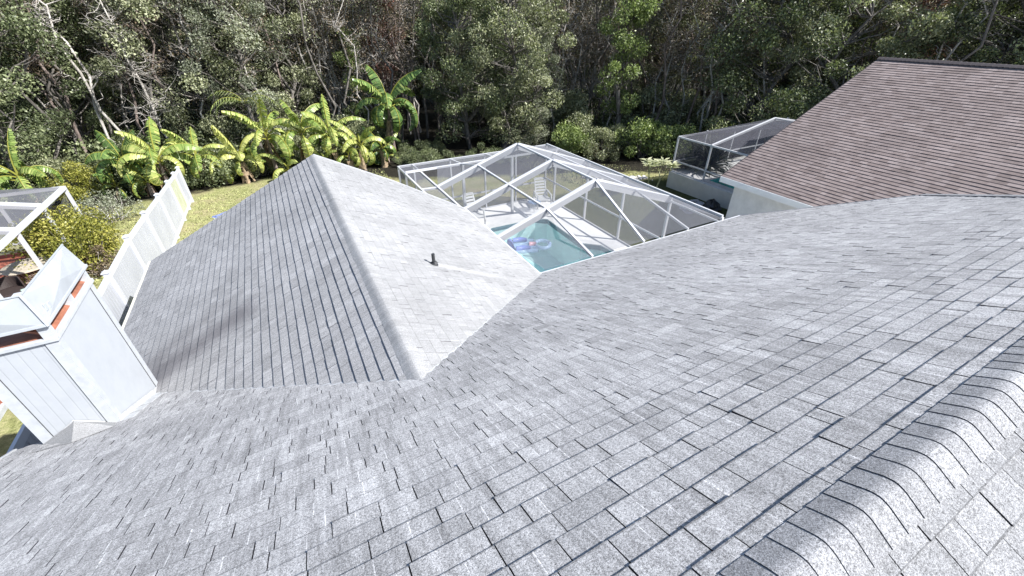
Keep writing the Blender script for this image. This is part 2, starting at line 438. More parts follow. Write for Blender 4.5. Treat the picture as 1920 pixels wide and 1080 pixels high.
M['agave'] = leaf_mat('dark_spiky_leaves', (0.012, 0.018, 0.014), (0.03, 0.04, 0.03), (0.08, 0.09, 0.07), 0.4, 0.05)
def bark_mat(name, a, b2):
    m, nt, b = nodes(name)
    f = noise(nt, 1.0, 5, 0.7, objco(nt, scale=(9, 9, 1.6)))
    setc(nt, b, ramp(nt, f, [(0.35, a), (0.62, b2)])); b.inputs['Roughness'].default_value = 0.9
    bump(nt, b, f, 0.5, 0.02); return m
M['bark'] = bark_mat('grey_bark', (0.05, 0.043, 0.037), (0.17, 0.155, 0.138))
M['bark_pale'] = bark_mat('pale_bark', (0.15, 0.135, 0.12), (0.50, 0.47, 0.43))
M['bark_warm'] = bark_mat('warm_bark', (0.06, 0.045, 0.04), (0.24, 0.19, 0.165))

# ------------------------------------------------------------------ ground
def gz(x, y):
    d = math.hypot(x, y)
    z = -7.55
    if d > 19: z -= 0.35 * min(1, (d - 19) / 8.0)
    if d > 40: z -= 0.1
    if x > 11: z += 0.32 * min(1, (x - 11) / 3.0) * max(0.0, min(1, (26 - d) / 4.0))
    return z
POOL = [(6.10,13.90),(6.78,14.58),(8.90,14.52),(9.32,14.18),(9.22,11.60),(9.80,11.06),(9.88,10.40),(9.88,8.2),(6.10,8.2)]
def build_ground():
    xs = sorted(set([-3000,-1000,-400,-150,-80] + list(np.arange(-50, 62, 2.0)) + [90,150,400,1000,3000, 5.9, 10.1]))
    ys = sorted(set([-3000,-1000,-400,-150,-60] + list(np.arange(-30, 72, 2.0)) + [90,150,400,1000,3000, 8.0, 14.8]))
    xs = [x for x in xs if not (5.9 < x < 10.1)] ; ys = [y for y in ys if not (8.0 < y < 14.8)]
    mb = MB(); idx = {}
    for i, x in enumerate(xs):
        for j, y in enumerate(ys):
            idx[i, j] = len(mb.v); mb.v.append((x, y, gz(x, y)))
    for i in range(len(xs)-1):
        for j in range(len(ys)-1):
            if xs[i] == 5.9 and ys[j] == 8.0: continue
            mb.f.append((idx[i,j], idx[i+1,j], idx[i+1,j+1], idx[i,j+1])); mb.t.append(0.5)
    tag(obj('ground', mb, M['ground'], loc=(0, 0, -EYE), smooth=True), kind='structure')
build_ground()

# grass: short blades over the parts of the lawn in view
M['grass_blades'] = plain('grass_blades', (0.26, 0.27, 0.11), 0.8, 0.4, 3)
def grass():
    rng = np.random.default_rng(3)
    V = []; F = []; T = []
    areas = [(-4.8, 5.0, 13.0, 27.2, 12000), (-12, -5.1, 14.5, 27.5, 11000), (13.0, 21, 16.8, 23.5, 5000)]
    for x0, x1, y0, y1, n in areas:
        X = rng.uniform(x0, x1, n); Y = rng.uniform(y0, y1, n)
        for x, y in zip(X, Y):
            if math.hypot(x, y) > 27.3: continue
            if -3.6 < x < 4.2 and y < 12.2: continue
            if x < -7.4 and y < 20.7: continue
            z = gz(x, y); h = rng.uniform(0.03, 0.08); a = rng.uniform(0, 6.28); w = rng.uniform(0.02, 0.05)
            lx, ly = rng.normal(0, 0.03, 2); b = len(V)
            V += [(x - w*math.cos(a), y - w*math.sin(a), z - 0.01), (x + w*math.cos(a), y + w*math.sin(a), z - 0.01), (x + lx, y + ly, z + h)]
            F.append((b, b+1, b+2)); T.append(rng.beta(2, 2))
    mb = MB(); mb.v = V; mb.f = F; mb.t = T
    tag(obj('grass', mb, M['grass_blades'], loc=(0, 18, -EYE)), 'short patchy green and straw coloured lawn between the houses and the woods', 'grass', kind='stuff')
grass()

# ------------------------------------------------------------------ shingled slopes
def clip(poly, conv):
    """Sutherland-Hodgman, both counter-clockwise lists of (u,v)"""
    out = poly
    for i in range(len(conv)):
        a = conv[i]; b = conv[(i+1) % len(conv)]
        inp = out; out = []
        if not inp: return []
        def side(p): return (b[0]-a[0])*(p[1]-a[1]) - (b[1]-a[1])*(p[0]-a[0])
        for k in range(len(inp)):
            p = inp[k]; q = inp[(k+1) % len(inp)]; sp = side(p); sq = side(q)
            if sp >= 0: out.append(p)
            if (sp >= 0) != (sq >= 0):
                t = sp / (sp - sq); out.append((p[0]+(q[0]-p[0])*t, p[1]+(q[1]-p[1])*t))
    return out
def ccw(P):
    a = sum(P[i][0]*P[(i+1)%len(P)][1] - P[(i+1)%len(P)][0]*P[i][1] for i in range(len(P)))
    return P if a > 0 else P[::-1]
def shingles(mb, O, U, D, pieces, s0, smax, umin, umax, seed, expo=0.143, wmin=0.19, wmax=0.36, thick=0.0078, lam=0.0035, tonevar=0.09, gap=0.0068, tvar=0.2, edge=True, line=True):
    """O on the top line, U along the courses, D down the slope (unit). pieces: convex polygons in (u,s)."""
    rnd = random.Random(seed)
    O = Vector(O); U = Vector(U).normalized(); D = Vector(D).normalized()
    Nn = U.cross(D).normalized()
    if Nn.z < 0: Nn = -Nn
    pieces = [ccw(p) for p in pieces]
    s = s0 - expo * 2
    drift = 0
    while s < smax:
        s1 = s + expo
        u = umin - rnd.uniform(0, 0.3)
        while u < umax:
            w = rnd.uniform(wmin, wmax)
            if rnd.random() < 0.12: w *= 0.5
            hi = rnd.random() < 0.45
            t = thick * rnd.uniform(1 - tvar, 1 + tvar) + (lam if hi else 0)
            tone = min(0.86, max(0.38, rnd.gauss(0.6, tonevar)))
            gp = gap * rnd.choice([0.6, 0.8, 0.9, 1.0, 1.0])
            strip_h = rnd.uniform(0.003, 0.008) if edge else 0  # depth of the darker strip along the tab's lower edge
            se = s1 - strip_h
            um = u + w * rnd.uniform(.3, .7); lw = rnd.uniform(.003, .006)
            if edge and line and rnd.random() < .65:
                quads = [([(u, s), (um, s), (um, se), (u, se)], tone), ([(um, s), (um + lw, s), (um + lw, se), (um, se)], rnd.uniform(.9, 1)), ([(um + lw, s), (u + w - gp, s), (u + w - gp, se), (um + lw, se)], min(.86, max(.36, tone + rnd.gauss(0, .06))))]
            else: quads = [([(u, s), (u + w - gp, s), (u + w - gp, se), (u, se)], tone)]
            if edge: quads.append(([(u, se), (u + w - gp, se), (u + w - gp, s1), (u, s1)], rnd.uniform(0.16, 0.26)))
            sk = rnd.uniform(-0.0015, 0.0015)
            for pc, (q, tone) in [(a, b) for a in pieces for b in quads]:
                c = clip(q, pc)
                if len(c) < 3: continue
                top = []; bot = []
                for (a, b) in c:
                    k = (b - s) / expo
                    h = 0.001 + (t + sk) * k + (lam * 0.6 if hi else 0) * (1 - k)
                    P = O + U * a + D * b
                    top.append(P + Nn * h); bot.append(P - Nn * 0.004)
                n = len(c)
                V = top + bot
                def inner(p, q):
                    return any(abs(p[0]-k) < 1e-6 and abs(q[0]-k) < 1e-6 for k in (um, um + lw)) or (edge and abs(p[1]-se) < 1e-6 and abs(q[1]-se) < 1e-6)
                fl = [tuple(range(n))] + [(i, i+n, (i+1)%n+n, (i+1)%n) for i in range(n) if not inner(c[i], c[(i+1)%n])]
                if (V[1]-V[0]).cross(V[2]-V[1]).dot(Nn) < 0: fl = [tuple(reversed(f)) for f in fl]
                mb.add(V, fl, tone)
                for k in range(1, len(fl)): mb.t[-k] = 0.0
            u += w
        s = s1
def ridge_caps(mb, A, B, n1, n2, hw, seed, step=0.125, thick=0.0035, rad=0.055, lift=0.0125, edge=0.0):
    """bent cap shingles from A to B; n1,n2 down-slope unit vectors either side. Each laps the one before it."""
    rnd = random.Random(seed)
    A = Vector(A); B = Vector(B); d = (B - A); L = d.length; d.normalize()
    n1 = Vector(n1).normalized(); n2 = Vector(n2).normalized()
    up = -(n1 + n2).normalized(); n = 21
    prof = []
    for k in range(n):
        t = -1 + 2 * k / (n - 1.0); a = abs(t) * hw
        dirv = n1 if t < 0 else n2
        drop = (max(0, rad - a) ** 2) / (2 * rad) * 0.47      # parabola tangent to both slopes
        prof.append(dirv * a - up * (drop - 0.235 * rad * (1 - (a / hw))))
    s = 0
    while s < L:
        st = step * rnd.uniform(0.92, 1.06)
        e = min(L, s + st * 1.12); tone = min(.86, max(0.38, rnd.gauss(0.6, 0.1)))
        t0 = lift + thick * rnd.uniform(1.0, 1.4); t1 = lift - 0.001
        sh = rnd.uniform(-0.003, 0.003); sh2 = sh; sk = rnd.uniform(-0.006, 0.006)
        V = []
        for (q, t) in ((s, t0), (e, t1), (s, -0.004), (e, -0.004)):
            for k, p in enumerate(prof): V.append(A + d * (q + sh + sk * (k / (n - 1.0) - .5)) + p + up * t)
        top = []; side = []
        for i in range(n-1):
            top.append((i, i+1, n+i+1, n+i)); side.append((2*n+i, i, i+1, 2*n+i+1)[::-1])
        side.append((0, n, 3*n, 2*n)); side.append((n-1, 2*n+n-1, 3*n+n-1, n+n-1))
        b0 = len(mb.v)
        mb.add(V, top, tone); mb.f += [tuple(i + b0 for i in f) for f in side]; mb.t += [edge] * len(side)
        s += st

C5 = 1 / math.sqrt(1.25)                   # cosine of a 6:12 slope
def zP(y): return -1.487 - 0.5 * y         # rear slope of the main roof
def zL(x): return -3.2976 + 0.5 * x        # wing, left slope
def zR(x): return -2.710 - 0.5 * x         # wing, right slope
YR, ZRG = 0.126, -1.55
# ------------------------------------------------------------------ the house
house = thing('house', HOUSE_LOC, 'white trimmed house in the foreground under two crossing light grey shingle roofs', 'house')
def q2(P):  # (x,y)->(u,s) on the rear slope
    return [(x, (y - YR) / C5) for x, y in P]
pieces = [q2([(-3.65,YR),(-2.7,YR),(-2.7,5.36),(-3.65,5.36)]), q2([(-2.7,YR),(0.587,YR),(0.587,3.03),(-2.7,6.32)]),
          q2([(0.587,YR),(4.42,YR),(4.42,6.86),(0.587,3.03)]), q2([(4.42,YR),(8.2,YR),(11.43,3.2),(11.43,6.95),(4.42,6.95)])]
mb = MB()
# decking slab under the shingles
for pc in pieces:
    pts = [(u, s * C5 + YR, zP(s * C5 + YR) - 0.006) for u, s in pc]
    mb.slab(pts, (0, 0, -0.14), 0.0)
shingles(mb, (0, YR, ZRG), (1,0,0), (0, 1, -0.5), pieces, 0.058, 7.7, -3.7, 11.5, 11)
main_rear = obj('rear_roof', mb, M['shingle'], house)
# front slope, sunny side of the ridge
mb = MB()
fr = [(-3.65, 0), (8.2, 0), (11.43, 3.44), (11.43, 6.4), (-3.65, 6.4)]
mb.slab([(u, YR - s * C5, ZRG - 0.5 * s * C5 - 0.006) for u, s in fr], (0, 0, -0.14), 0.0)
shingles(mb, (0, YR, ZRG), (1,0,0), (0, -1, -0.5), [fr], 0.045, 6.4, -3.7, 11.5, 12)
obj('front_roof', mb, M['shingle_f'], house)
# hip end
mb = MB()
hp = [(0.0, 0.0), (3.44, 3.61), (-3.44, 3.61)]
mb.slab([(8.2 + s * C5, YR + u, ZRG - 0.5 * s * C5 - 0.006) for u, s in [(0,0),(3.074,3.61),(-3.074,3.61)]], (0, 0, -0.14), 0.0)
shingles(mb, (8.2, YR, ZRG), (0,1,0), (1, 0, -0.5), [[(0,0),(3.074,3.61),(-3.074,3.61)]], 0.045, 3.7, -3.3, 3.3, 13)
obj('hip_roof', mb, M['shingle_r'], house)
mb = MB()
ridge_caps(mb, (-3.65, YR, ZRG), (8.2, YR, ZRG), (0, 1, -0.5), (0, -1, -0.5), 0.135, 5)
cap = obj('ridge_cap', mb, M['shingle_cap'], main_rear)
mb = MB()
hipd = Vector((3.23, 3.074, -1.537))
ridge_caps(mb, Vector((8.2, YR, ZRG)) + hipd, (8.2, YR, ZRG), (-0.3, 0.75, -0.35), (0.75, -0.3, -0.35), 0.14, 6, lift=0.03)
obj('hip_cap', mb, M['shingle_cap'], main_rear)

# wing
mb = MB(); mb2 = MB()
LW = (0.587 + 3.80) / C5; RW = (4.35 - 0.587) / C5
lp = [[(3.03, 0), (12.25, 0), (12.6, LW), (3.03 + 3.2, LW * 0.745), ]]
def l2(P): return [(y, (0.587 - x) / C5) for x, y in P]
def r2(P): return [(y, (x - 0.587) / C5) for x, y in P]
lpieces = [l2([(0.587, 3.03), (0.587, 12.3), (-3.8, 12.62), (-3.8, 7.42)])]
rpieces = [r2([(0.587, 3.03), (0.587, 12.3), (2.5, 12.08), (4.35, 11.2), (4.35, 6.80)])]
for pc in lpieces: mb.slab([(0.587 - s * C5, u, zL(0.587 - s * C5) - 0.006) for u, s in pc], (0, 0, -0.14), 0.0)
for pc in rpieces: mb2.slab([(0.587 + s * C5, u, zR(0.587 + s * C5) - 0.006) for u, s in pc], (0, 0, -0.14), 0.0)
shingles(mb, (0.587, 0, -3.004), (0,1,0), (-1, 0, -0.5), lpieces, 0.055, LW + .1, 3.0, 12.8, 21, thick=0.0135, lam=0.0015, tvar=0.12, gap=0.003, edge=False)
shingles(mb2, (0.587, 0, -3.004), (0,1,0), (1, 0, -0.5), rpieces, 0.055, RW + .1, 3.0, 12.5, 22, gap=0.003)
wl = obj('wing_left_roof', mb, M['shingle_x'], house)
wr = obj('wing_right_roof', mb2, M['shingle_r'], house)
mb = MB()
ridge_caps(mb, (0.587, 3.02, -3.004), (0.587, 12.3, -3.004), (-1, 0, -0.5), (1, 0, -0.5), 0.13, 7, thick=0.0015, lift=0.010, rad=0.07, edge=.5)
obj('ridge_cap', mb, M['shingle_r'], wl)
# drip edges and fascias
mb = MB()
mb.beam((4.42, 6.975, zP(6.95) - 0.012), (11.45, 6.975, zP(6.95) - 0.012), 0.05, 0.022)
mb.beam((4.42, 6.99, zP(6.95) - 0.10), (11.45, 6.99, zP(6.95) - 0.10), 0.02, 0.16)
obj('drip_edge', mb, M['alu'], main_rear)
mb = MB()
mb.beam((4.375, 6.80, zR(4.35) - 0.012), (4.375, 11.2, zR(4.35) - 0.012), 0.05, 0.022)
mb.beam((4.39, 6.80, zR(4.35) - 0.10), (4.39, 11.2, zR(4.35) - 0.10), 0.02, 0.16)
mb.beam((4.36, 11.22, zR(4.35) - 0.03), (2.5, 12.1, zR(2.5) - 0.03), 0.03, 0.09)
mb.beam((2.5, 12.1, zR(2.5) - 0.03), (0.587, 12.32, zR(0.587) - 0.03), 0.03, 0.09)
obj('drip_edge', mb, M['alu'], wr)
mb = MB()
mb.beam((-3.835, 7.4, zL(-3.8) - 0.012), (-3.835, 12.63, zL(-3.8) - 0.012), 0.07, 0.02)
mb.beam((-3.855, 7.4, zL(-3.8) - 0.09), (-3.855, 12.63, zL(-3.8) - 0.09), 0.02, 0.15)
obj('drip_edge', mb, M['cream'], wl)
mb = MB()
mb.beam((11.46, 3.2, zP(3.2) - 0.05), (11.46, 6.97, zP(6.97) - 0.05), 0.03, 0.12)
mb.beam((-3.68, YR, ZRG - 0.05), (-3.68, 5.36, zP(5.36) - 0.05), 0.03, 0.12)
obj('fascia', mb, M['trim'], main_rear)
# walls under the roofs
mb = MB()
def wallbox(x0, x1, y0, y1, z1): mb.bb((x0, y0, -EYE - 0.2), (x1, y1, z1))
wallbox(-3.3, 11.1, -5.2, 6.5, -5.02); wallbox(-3.3, 3.9, 6.5, 10.9, -5.02)
mb.slab([(-3.3, 11.9, zL(-3.3) - 0.16), (0.587, 11.9, -3.17), (3.3, 11.5, zR(3.3) - 0.16), (3.3, 11.5, -EYE - 0.2), (-3.3, 11.9, -EYE - 0.2)], (0, -1.0, 0))
mb.slab([(-3.3, -5.2, -4.4), (-3.3, 0.126, -1.72), (-3.3, 6.4, -4.85), (-3.3, 6.4, -5.1), (-3.3, -5.2, -5.1)], (0.2, 0, 0))
mb.slab([(11.1, 3.1, -3.2), (11.1, 6.4, -4.85), (11.1, 6.4, -5.1), (11.1, 3.1, -5.1)], (-0.2, 0, 0))
obj('wall', mb, M['house_wall'], house)
# vent pipe
mb = MB(); vx, vy = 1.749, 6.17; vz = zR(vx)
mb.tube([(vx, vy, vz - 0.02), (vx, vy, vz + 0.21)], 0.029, 14)
vp = obj('vent_pipe', mb, M['lead'], house, smooth=False)
mb = MB(); nv = Vector((0.447, 0, 0.894)); c0 = Vector((vx, vy, vz))
mb.tube([c0 + nv * 0.012, c0 + nv * 0.022], [0.075, 0.07], 18); mb.tube([c0 + nv * 0.02, c0 + Vector((0, 0, 0.06))], [0.06, 0.038], 16)
obj('pipe_boot', mb, M['lead'], vp)
# valley flashing
mb = MB()
a = Vector((0.6, 3.05, zP(3.05) + 0.012)); b = Vector((4.4, 6.86, zP(6.86) + 0.012))
mb.beam(a + Vector((0.0, 0.0, -0.012)), b + Vector((0, 0, -0.012)), 0.07, 0.02)
a = Vector((0.57, 3.05, zP(3.05))); b = Vector((-2.7, 6.32, zP(6.32)))
mb.beam(a, b, 0.07, 0.02)
obj('valley_flashing', mb, M['flash'], main_rear)

# chimney: boxed chase in white siding at the corner of the main slope
CX0, CX1, CY0, CY1, CZT = -3.33, -2.65, 5.22, 6.50, -2.81
mb = MB(); mb.bb((CX0, CY0, -EYE - 0.1), (CX1, CY1, CZT))
ch = obj('chimney', mb, M['siding'], house)
mb = MB()
t = 0.012; w = 0.095
for (x, y, sx_, sy_) in ((CX1, CY0, -1, 1), (CX0, CY0, 1, 1), (CX1, CY1, -1, -1), (CX0, CY1, 1, -1)):
    zb = -EYE if x < -3 else zP(y) + 0.02
    zb = min(zb, -4.15)
    ox = x + (t if sx_ < 0 else -t); oy = y + (t if sy_ < 0 else -t)
    mb.bb((min(ox, x + sx_ * w), oy - 0.0 if sy_ > 0 else oy - t, zb), (max(ox, x + sx_ * w), oy + t if sy_ > 0 else oy, CZT - 0.002))
    mb.bb((ox if sx_ > 0 else ox - t, min(y + sy_ * 0.0, y + sy_ * w * 0.9), zb), (ox + t if sx_ > 0 else ox, max(y, y + sy_ * w * 0.9), CZT - 0.003))
obj('corner_board', mb, M['trim'], ch)
mb = MB()
mb.bb((CX1 - .103, CY0 - .006, -4.05), (CX1 - .096, CY0 + .004, CZT)); mb.bb((CX0 + .096, CY0 - .006, -4.03), (CX0 + .101, CY0 + .004, CZT))
mb.bb((CX1 - .004, CY1 - .094, -4.62), (CX1 + .006, CY1 - .088, CZT))
obj('shadow_gap', mb, M['lead'], ch)  # thin dark strips standing in for the shadow gaps beside the boards
mb = MB()   # curb round the top
e = 0.034
for lo, hi in (((CX0-e, CY0-e, CZT), (CX1+e, CY0+0.015, CZT+0.045)), ((CX0-e, CY1-0.03, CZT), (CX1+e, CY1+e, CZT+0.045)),
               ((CX1-0.03, CY0+0.015, CZT), (CX1+e, CY1-0.03, CZT+0.045)), ((CX0-e, CY0+0.015, CZT), (CX0+0.03, CY1-0.03, CZT+0.045))):
    mb.bb(lo, hi)
obj('top_curb', mb, M['trim'], ch, bevel=0.004)
mb = MB()
mb.slab([(CX0+.03, CY0+.03, CZT+.03), (CX1-.03, CY0+.03, CZT+.03), (CX1-.03, CY1-.03, CZT+.03), (CX0+.03, CY1-.03, CZT+.03)][::-1], (0, 0, -0.02))
mb.slab([(CX1-.02, CY0+.05, CZT+.05), (CX1-.02, CY1-.05, CZT+.05), (CX1-.26, CY1-.05, CZT+.20), (CX1-.26, CY0+.05, CZT+.20)], (-0.01, 0, -0.02))
obj('rusty_pan', mb, M['rust'], ch)
for (x, y) in ((CX1-.03, CY0+.0), (CX1-.03, CY1-.03), (CX0+.03, CY0+.0), (CX1-.03, (CY0+CY1)/2+.02)):
    mb = MB(); mb.bb((x - .04, y - .02, CZT+.045), (x + .05, y + .05, -2.585)); obj('corner_post', mb, M['trim'], ch)
def cross_panel(mb, A, B, C_, D_, dent=0.012):
    """rectangular sheet with an X break, thickness to the back"""
    A, B, C_, D_ = map(Vector, (A, B, C_, D_))
    ctr = (A + B + C_ + D_) / 4; n = (B - A).cross(D_ - A).normalized()
    ctr2 = ctr + n * dent
    mb.add([A, B, C_, D_, ctr2], [(0,1,4),(1,2,4),(2,3,4),(3,0,4)])
mb = MB()
z0, z1 = -2.60, -2.215
xr0, xr1 = -2.605, -2.625; y0s, y1s = 5.17, 6.55; yf = 5.165
# right sheet, front sheet
Ar = (xr0, yf, z0); Br = (xr0, y1s, z0); Cr = (xr1, 6.38, z1); Dr = (xr1, 5.15, z1)
cross_panel(mb, Ar, Br, Cr, Dr, 0.03)
Af = (-3.40, yf, z0); Df = (-3.38, 5.15, z1)
cross_panel(mb, Af, Ar, Dr, Df, 0.03)
# inner faces leaning back from the top edges, ends and underside
ir0 = (xr1 - 0.42, 5.62, z0); ir1 = (xr1 - 0.42, 6.45, z0); if0 = (-3.40, 5.62, z0)
mb.add([Dr, Cr, ir1, ir0], [(0, 3, 2, 1)]); mb.add([Df, Dr, ir0, if0], [(0, 3, 2, 1)])
mb.add([Br, ir1, Cr], [(0, 1, 2)]); mb.add([Af, Df, if0], [(0, 1, 2)])
mb.add([Ar, Br, ir1, ir0], [(0, 3, 2, 1)]); mb.add([Af, Ar, ir0, if0], [(0, 3, 2, 1)])
obj('metal_shroud', mb, M['sheet'], ch)
mb = MB()
mb.beam((xr0+.004, yf-.004, z0+.012), (xr0+.004, y1s, z0+.012), 0.012, 0.03); mb.beam((-3.40, yf-.006, z0+.012), (xr0, yf-.006, z0+.012), 0.012, 0.03)
mb.beam((xr0+.004, yf-.004, z0), (xr1+.002, 5.146, z1), 0.02, 0.02)
mb.beam((xr1 + .003, 5.15, z1), (xr1+.003, 6.38, z1), 0.012, 0.012); mb.beam((-3.38, 5.146, z1), (xr1, 5.146, z1), 0.012, 0.012)
mb.bb((xr0+.002, 5.30, -2.50), (xr0+.012, 5.34, -2.43)); mb.bb((xr0+.002, 5.38, -2.51), (xr0+.012, 5.42, -2.45))
obj('seam', mb, M['sheet'], ch)
# flashing at the foot and the little saddle on the uphill side
mb = MB()
mb.beam((CX1+.02, CY0-.02, zP(CY0)+.03), (CX1+.02, CY1+.05, zP(CY1+.05)+.03), 0.008, 0.11)
mb.slab([(CX1+.01, CY0-.05, zP(CY0-.05)+.014), (CX1+.14, CY0-.05, zP(CY0-.05)+.014), (CX1+.16, CY1-.1, zP(CY1-.1)+.014), (CX1+.01, CY1-.1, zP(CY1-.1)+.014)], (0, 0, -0.01))
obj('flashing', mb, M['flash'], ch)
mb = MB()
pk = Vector((-2.985, CY0 - .015, -3.885)); pk2 = Vector((-2.93, 4.86, zP(4.86) + .015))
a = Vector((-3.36, CY0 - .015, zP(CY0) + .01)); b = Vector((-2.68, CY0 - .015, zP(CY0) + .012)); c = Vector((-2.76, CY0-.015, -3.96))
mb.add([a, b, pk, pk2, Vector((-3.4, 5.0, zP(5.0)+.012)), Vector((-2.62, 5.02, zP(5.02)+.012))], [(0, 4, 3, 2), (2, 3, 5, 1), (0, 2, 1)])
obj('saddle', mb, M['shingle_r'], ch)
mb = MB()
for p, q in ((a + Vector((.08, 0, .0)), pk), (pk, Vector((-2.76, CY0-.015, zP(CY0)+.06)))):
    mb.beam(p + Vector((0, -.004, .012)), q + Vector((0, -.004, .012)), 0.01, 0.012)
obj('saddle_flashing', mb, M['flash'], ch)

# ------------------------------------------------------------------ pool deck and pool
def fill_hole(outer, inner, z):
    import bmesh
    bm = bmesh.new()
    for loop in (outer, inner):
        vs = [bm.verts.new((p[0], p[1], z)) for p in loop]
        for i in range(len(vs)): bm.edges.new((vs[i], vs[(i+1) % len(vs)]))
    bmesh.ops.triangle_fill(bm, use_beauty=True, use_dissolve=False, edges=bm.edges[:])
    bmesh.ops.recalc_face_normals(bm, faces=bm.faces[:])
    bm.verts.index_update()
    V = [v.co.copy() for v in bm.verts]; F = []
    for f in bm.faces:
        ids = [v.index for v in f.verts]
        if f.normal.z < 0: ids = ids[::-1]
        F.append(tuple(ids))
    bm.free(); return V, F
def offset(P, d):
    n = len(P); out = []
    area = sum(P[i][0]*P[(i+1)%n][1]-P[(i+1)%n][0]*P[i][1] for i in range(n)); s = -1 if area > 0 else 1
    for i in range(n):
        a = Vector(P[i-1]); b = Vector(P[i]); c = Vector(P[(i+1)%n])
        e1 = (b-a).normalized(); e2 = (c-b).normalized()
        n1 = Vector((-e1.y, e1.x))*s; n2 = Vector((-e2.y, e2.x))*s
        m = (n1+n2).normalized(); k = d / max(0.3, m.dot(n1)); out.append((b.x+m.x*k, b.y+m.y*k))
    return out
ZD = -7.40
cop = offset(POOL, 0.28)
deckR = [(3.5, 6.4), (10.78, 6.4), (10.78, 16.68), (3.5, 16.68)]
V, F = fill_hole(deckR, cop, ZD)
mb = MB(); mb.add(V, F)
for i in range(4):
    a, b = deckR[i], deckR[(i+1)%4]
    mb.add([(a[0],a[1],ZD),(b[0],b[1],ZD),(b[0],b[1],ZD-.3),(a[0],a[1],ZD-.3)], [(0,3,2,1)])
for (x, y) in ((10.2, 13.0), (9.95, 12.5), (10.3, 11.9)):   # small drain covers
    pass
tag(obj('pool_deck', mb, M['deck'], loc=(7, 11, ZD)), kind='structure')
pool = thing('swimming_pool', (7.9, 11.2, ZD - 1.6), 'pale blue swimming pool with cut corners inside the white framed screen enclosure', 'pool')
mb = MB(); V, F = fill_hole(cop, POOL, ZD + 0.012); mb.add(V, F)
n = len(POOL)
for i in range(n):
    a, b = POOL[i], POOL[(i+1)%n]; mb.add([(a[0],a[1],ZD+.012),(b[0],b[1],ZD+.012),(b[0],b[1],ZD-.03),(a[0],a[1],ZD-.03)], [(0,3,2,1)])
    a, b = cop[i], cop[(i+1)%n]; mb.add([(a[0],a[1],ZD+.012),(b[0],b[1],ZD+.012),(b[0],b[1],ZD-.03),(a[0],a[1],ZD-.03)], [(0,1,2,3)])
obj('coping', mb, M['coping'], pool)
mb = MB()
for i in range(n):
    a, b = POOL[i], POOL[(i+1)%n]; mb.add([(a[0],a[1],ZD-.03),(b[0],b[1],ZD-.03),(b[0],b[1],ZD-.22),(a[0],a[1],ZD-.22)], [(0,3,2,1)])
obj('waterline_tile', mb, M['tile'], pool)
mb = MB()
for i in range(n):
    a, b = POOL[i], POOL[(i+1)%n]; mb.add([(a[0],a[1],ZD-.22),(b[0],b[1],ZD-.22),(b[0],b[1],ZD-1.6),(a[0],a[1],ZD-1.6)], [(0,3,2,1)])
mb.poly([(p[0], p[1], ZD-1.55) for p in POOL])
# curved steps in the near left corner
for k, (r, dz) in enumerate(((2.3, 1.2), (1.8, 0.9), (1.3, 0.6))):
    cx_, cy_ = 6.1, 14.0
    arc = [(cx_, cy_ - r)] + [(cx_ + r*math.sin(t)*0.9, cy_ - r*math.cos(t)) for t in np.linspace(0.1, 1.5, 10)] + [(cx_ + r*0.9, cy_ + .6 - .02*k), (6.75, 14.5), (6.12, 13.9)]
    mb.slab([(x, y, ZD-dz) for x, y in arc], (0, 0, -0.4))
obj('basin', mb, M['plaster'], pool)
mb = MB(); mb.poly([(p[0], p[1], ZD-.11) for p in POOL][::-1])
wt = obj('water', mb, M['water'], pool)

# inflatable lounger floating on the water
fl = thing('pool_float', (7.3, 12.5, ZD-.11), 'lilac blue inflatable lounger floating on the pool, with a clear round foot ring', 'pool float')
fc = Vector((7.32, 12.5, ZD-.06)); fu = Vector((1.25, -0.42, 0)).normalized(); fv = Vector((-fu.y, fu.x, 0))
def fp(u, v, z=0): return fc + fu*u + fv*v + Vector((0, 0, z))
mb = MB(); mb.tube([fp(-.62, -.42, .06), fp(-.66, 0, .12), fp(-.62, .42, .06)], [.10, .12, .10], 12); obj('pillow', mb, M['float_blue'], fl, smooth=True)
for v in (-.36, .36):
    mb = MB(); mb.tube([fp(-.5, v, .10), fp(-.2, v, .12), fp(.05, v, .08)], [.09, .10, .08], 12); obj('armrest', mb, M['float_blue'], fl, smooth=True)
mb = MB()
for v in (-.16, 0, .16): mb.tube([fp(-.5, v, .0), fp(0, v, .0), fp(.36, v, .0)], [.07, .085, .07], 10)
for v in (-.42, .42): mb.tube([fp(-.55, v, .0), fp(0, v, .0), fp(.36, v, .0)], [.08, .09, .08], 10)
obj('seat', mb, M['float_clear'], fl, smooth=True)
mb = MB(); mb.tube([fp(.08, .0, .07), fp(.36, .0, .06)], [.09, .09], 10); obj('pink_patch', mb, M['float_pink'], fl, smooth=True)
mb = MB(); mb.tube([fp(.62 + .29*math.cos(t), .33*math.sin(t), .02) for t in np.linspace(0, 2*math.pi, 25)], .075, 10); obj('foot_ring', mb, M['float_clear'], fl, smooth=True)

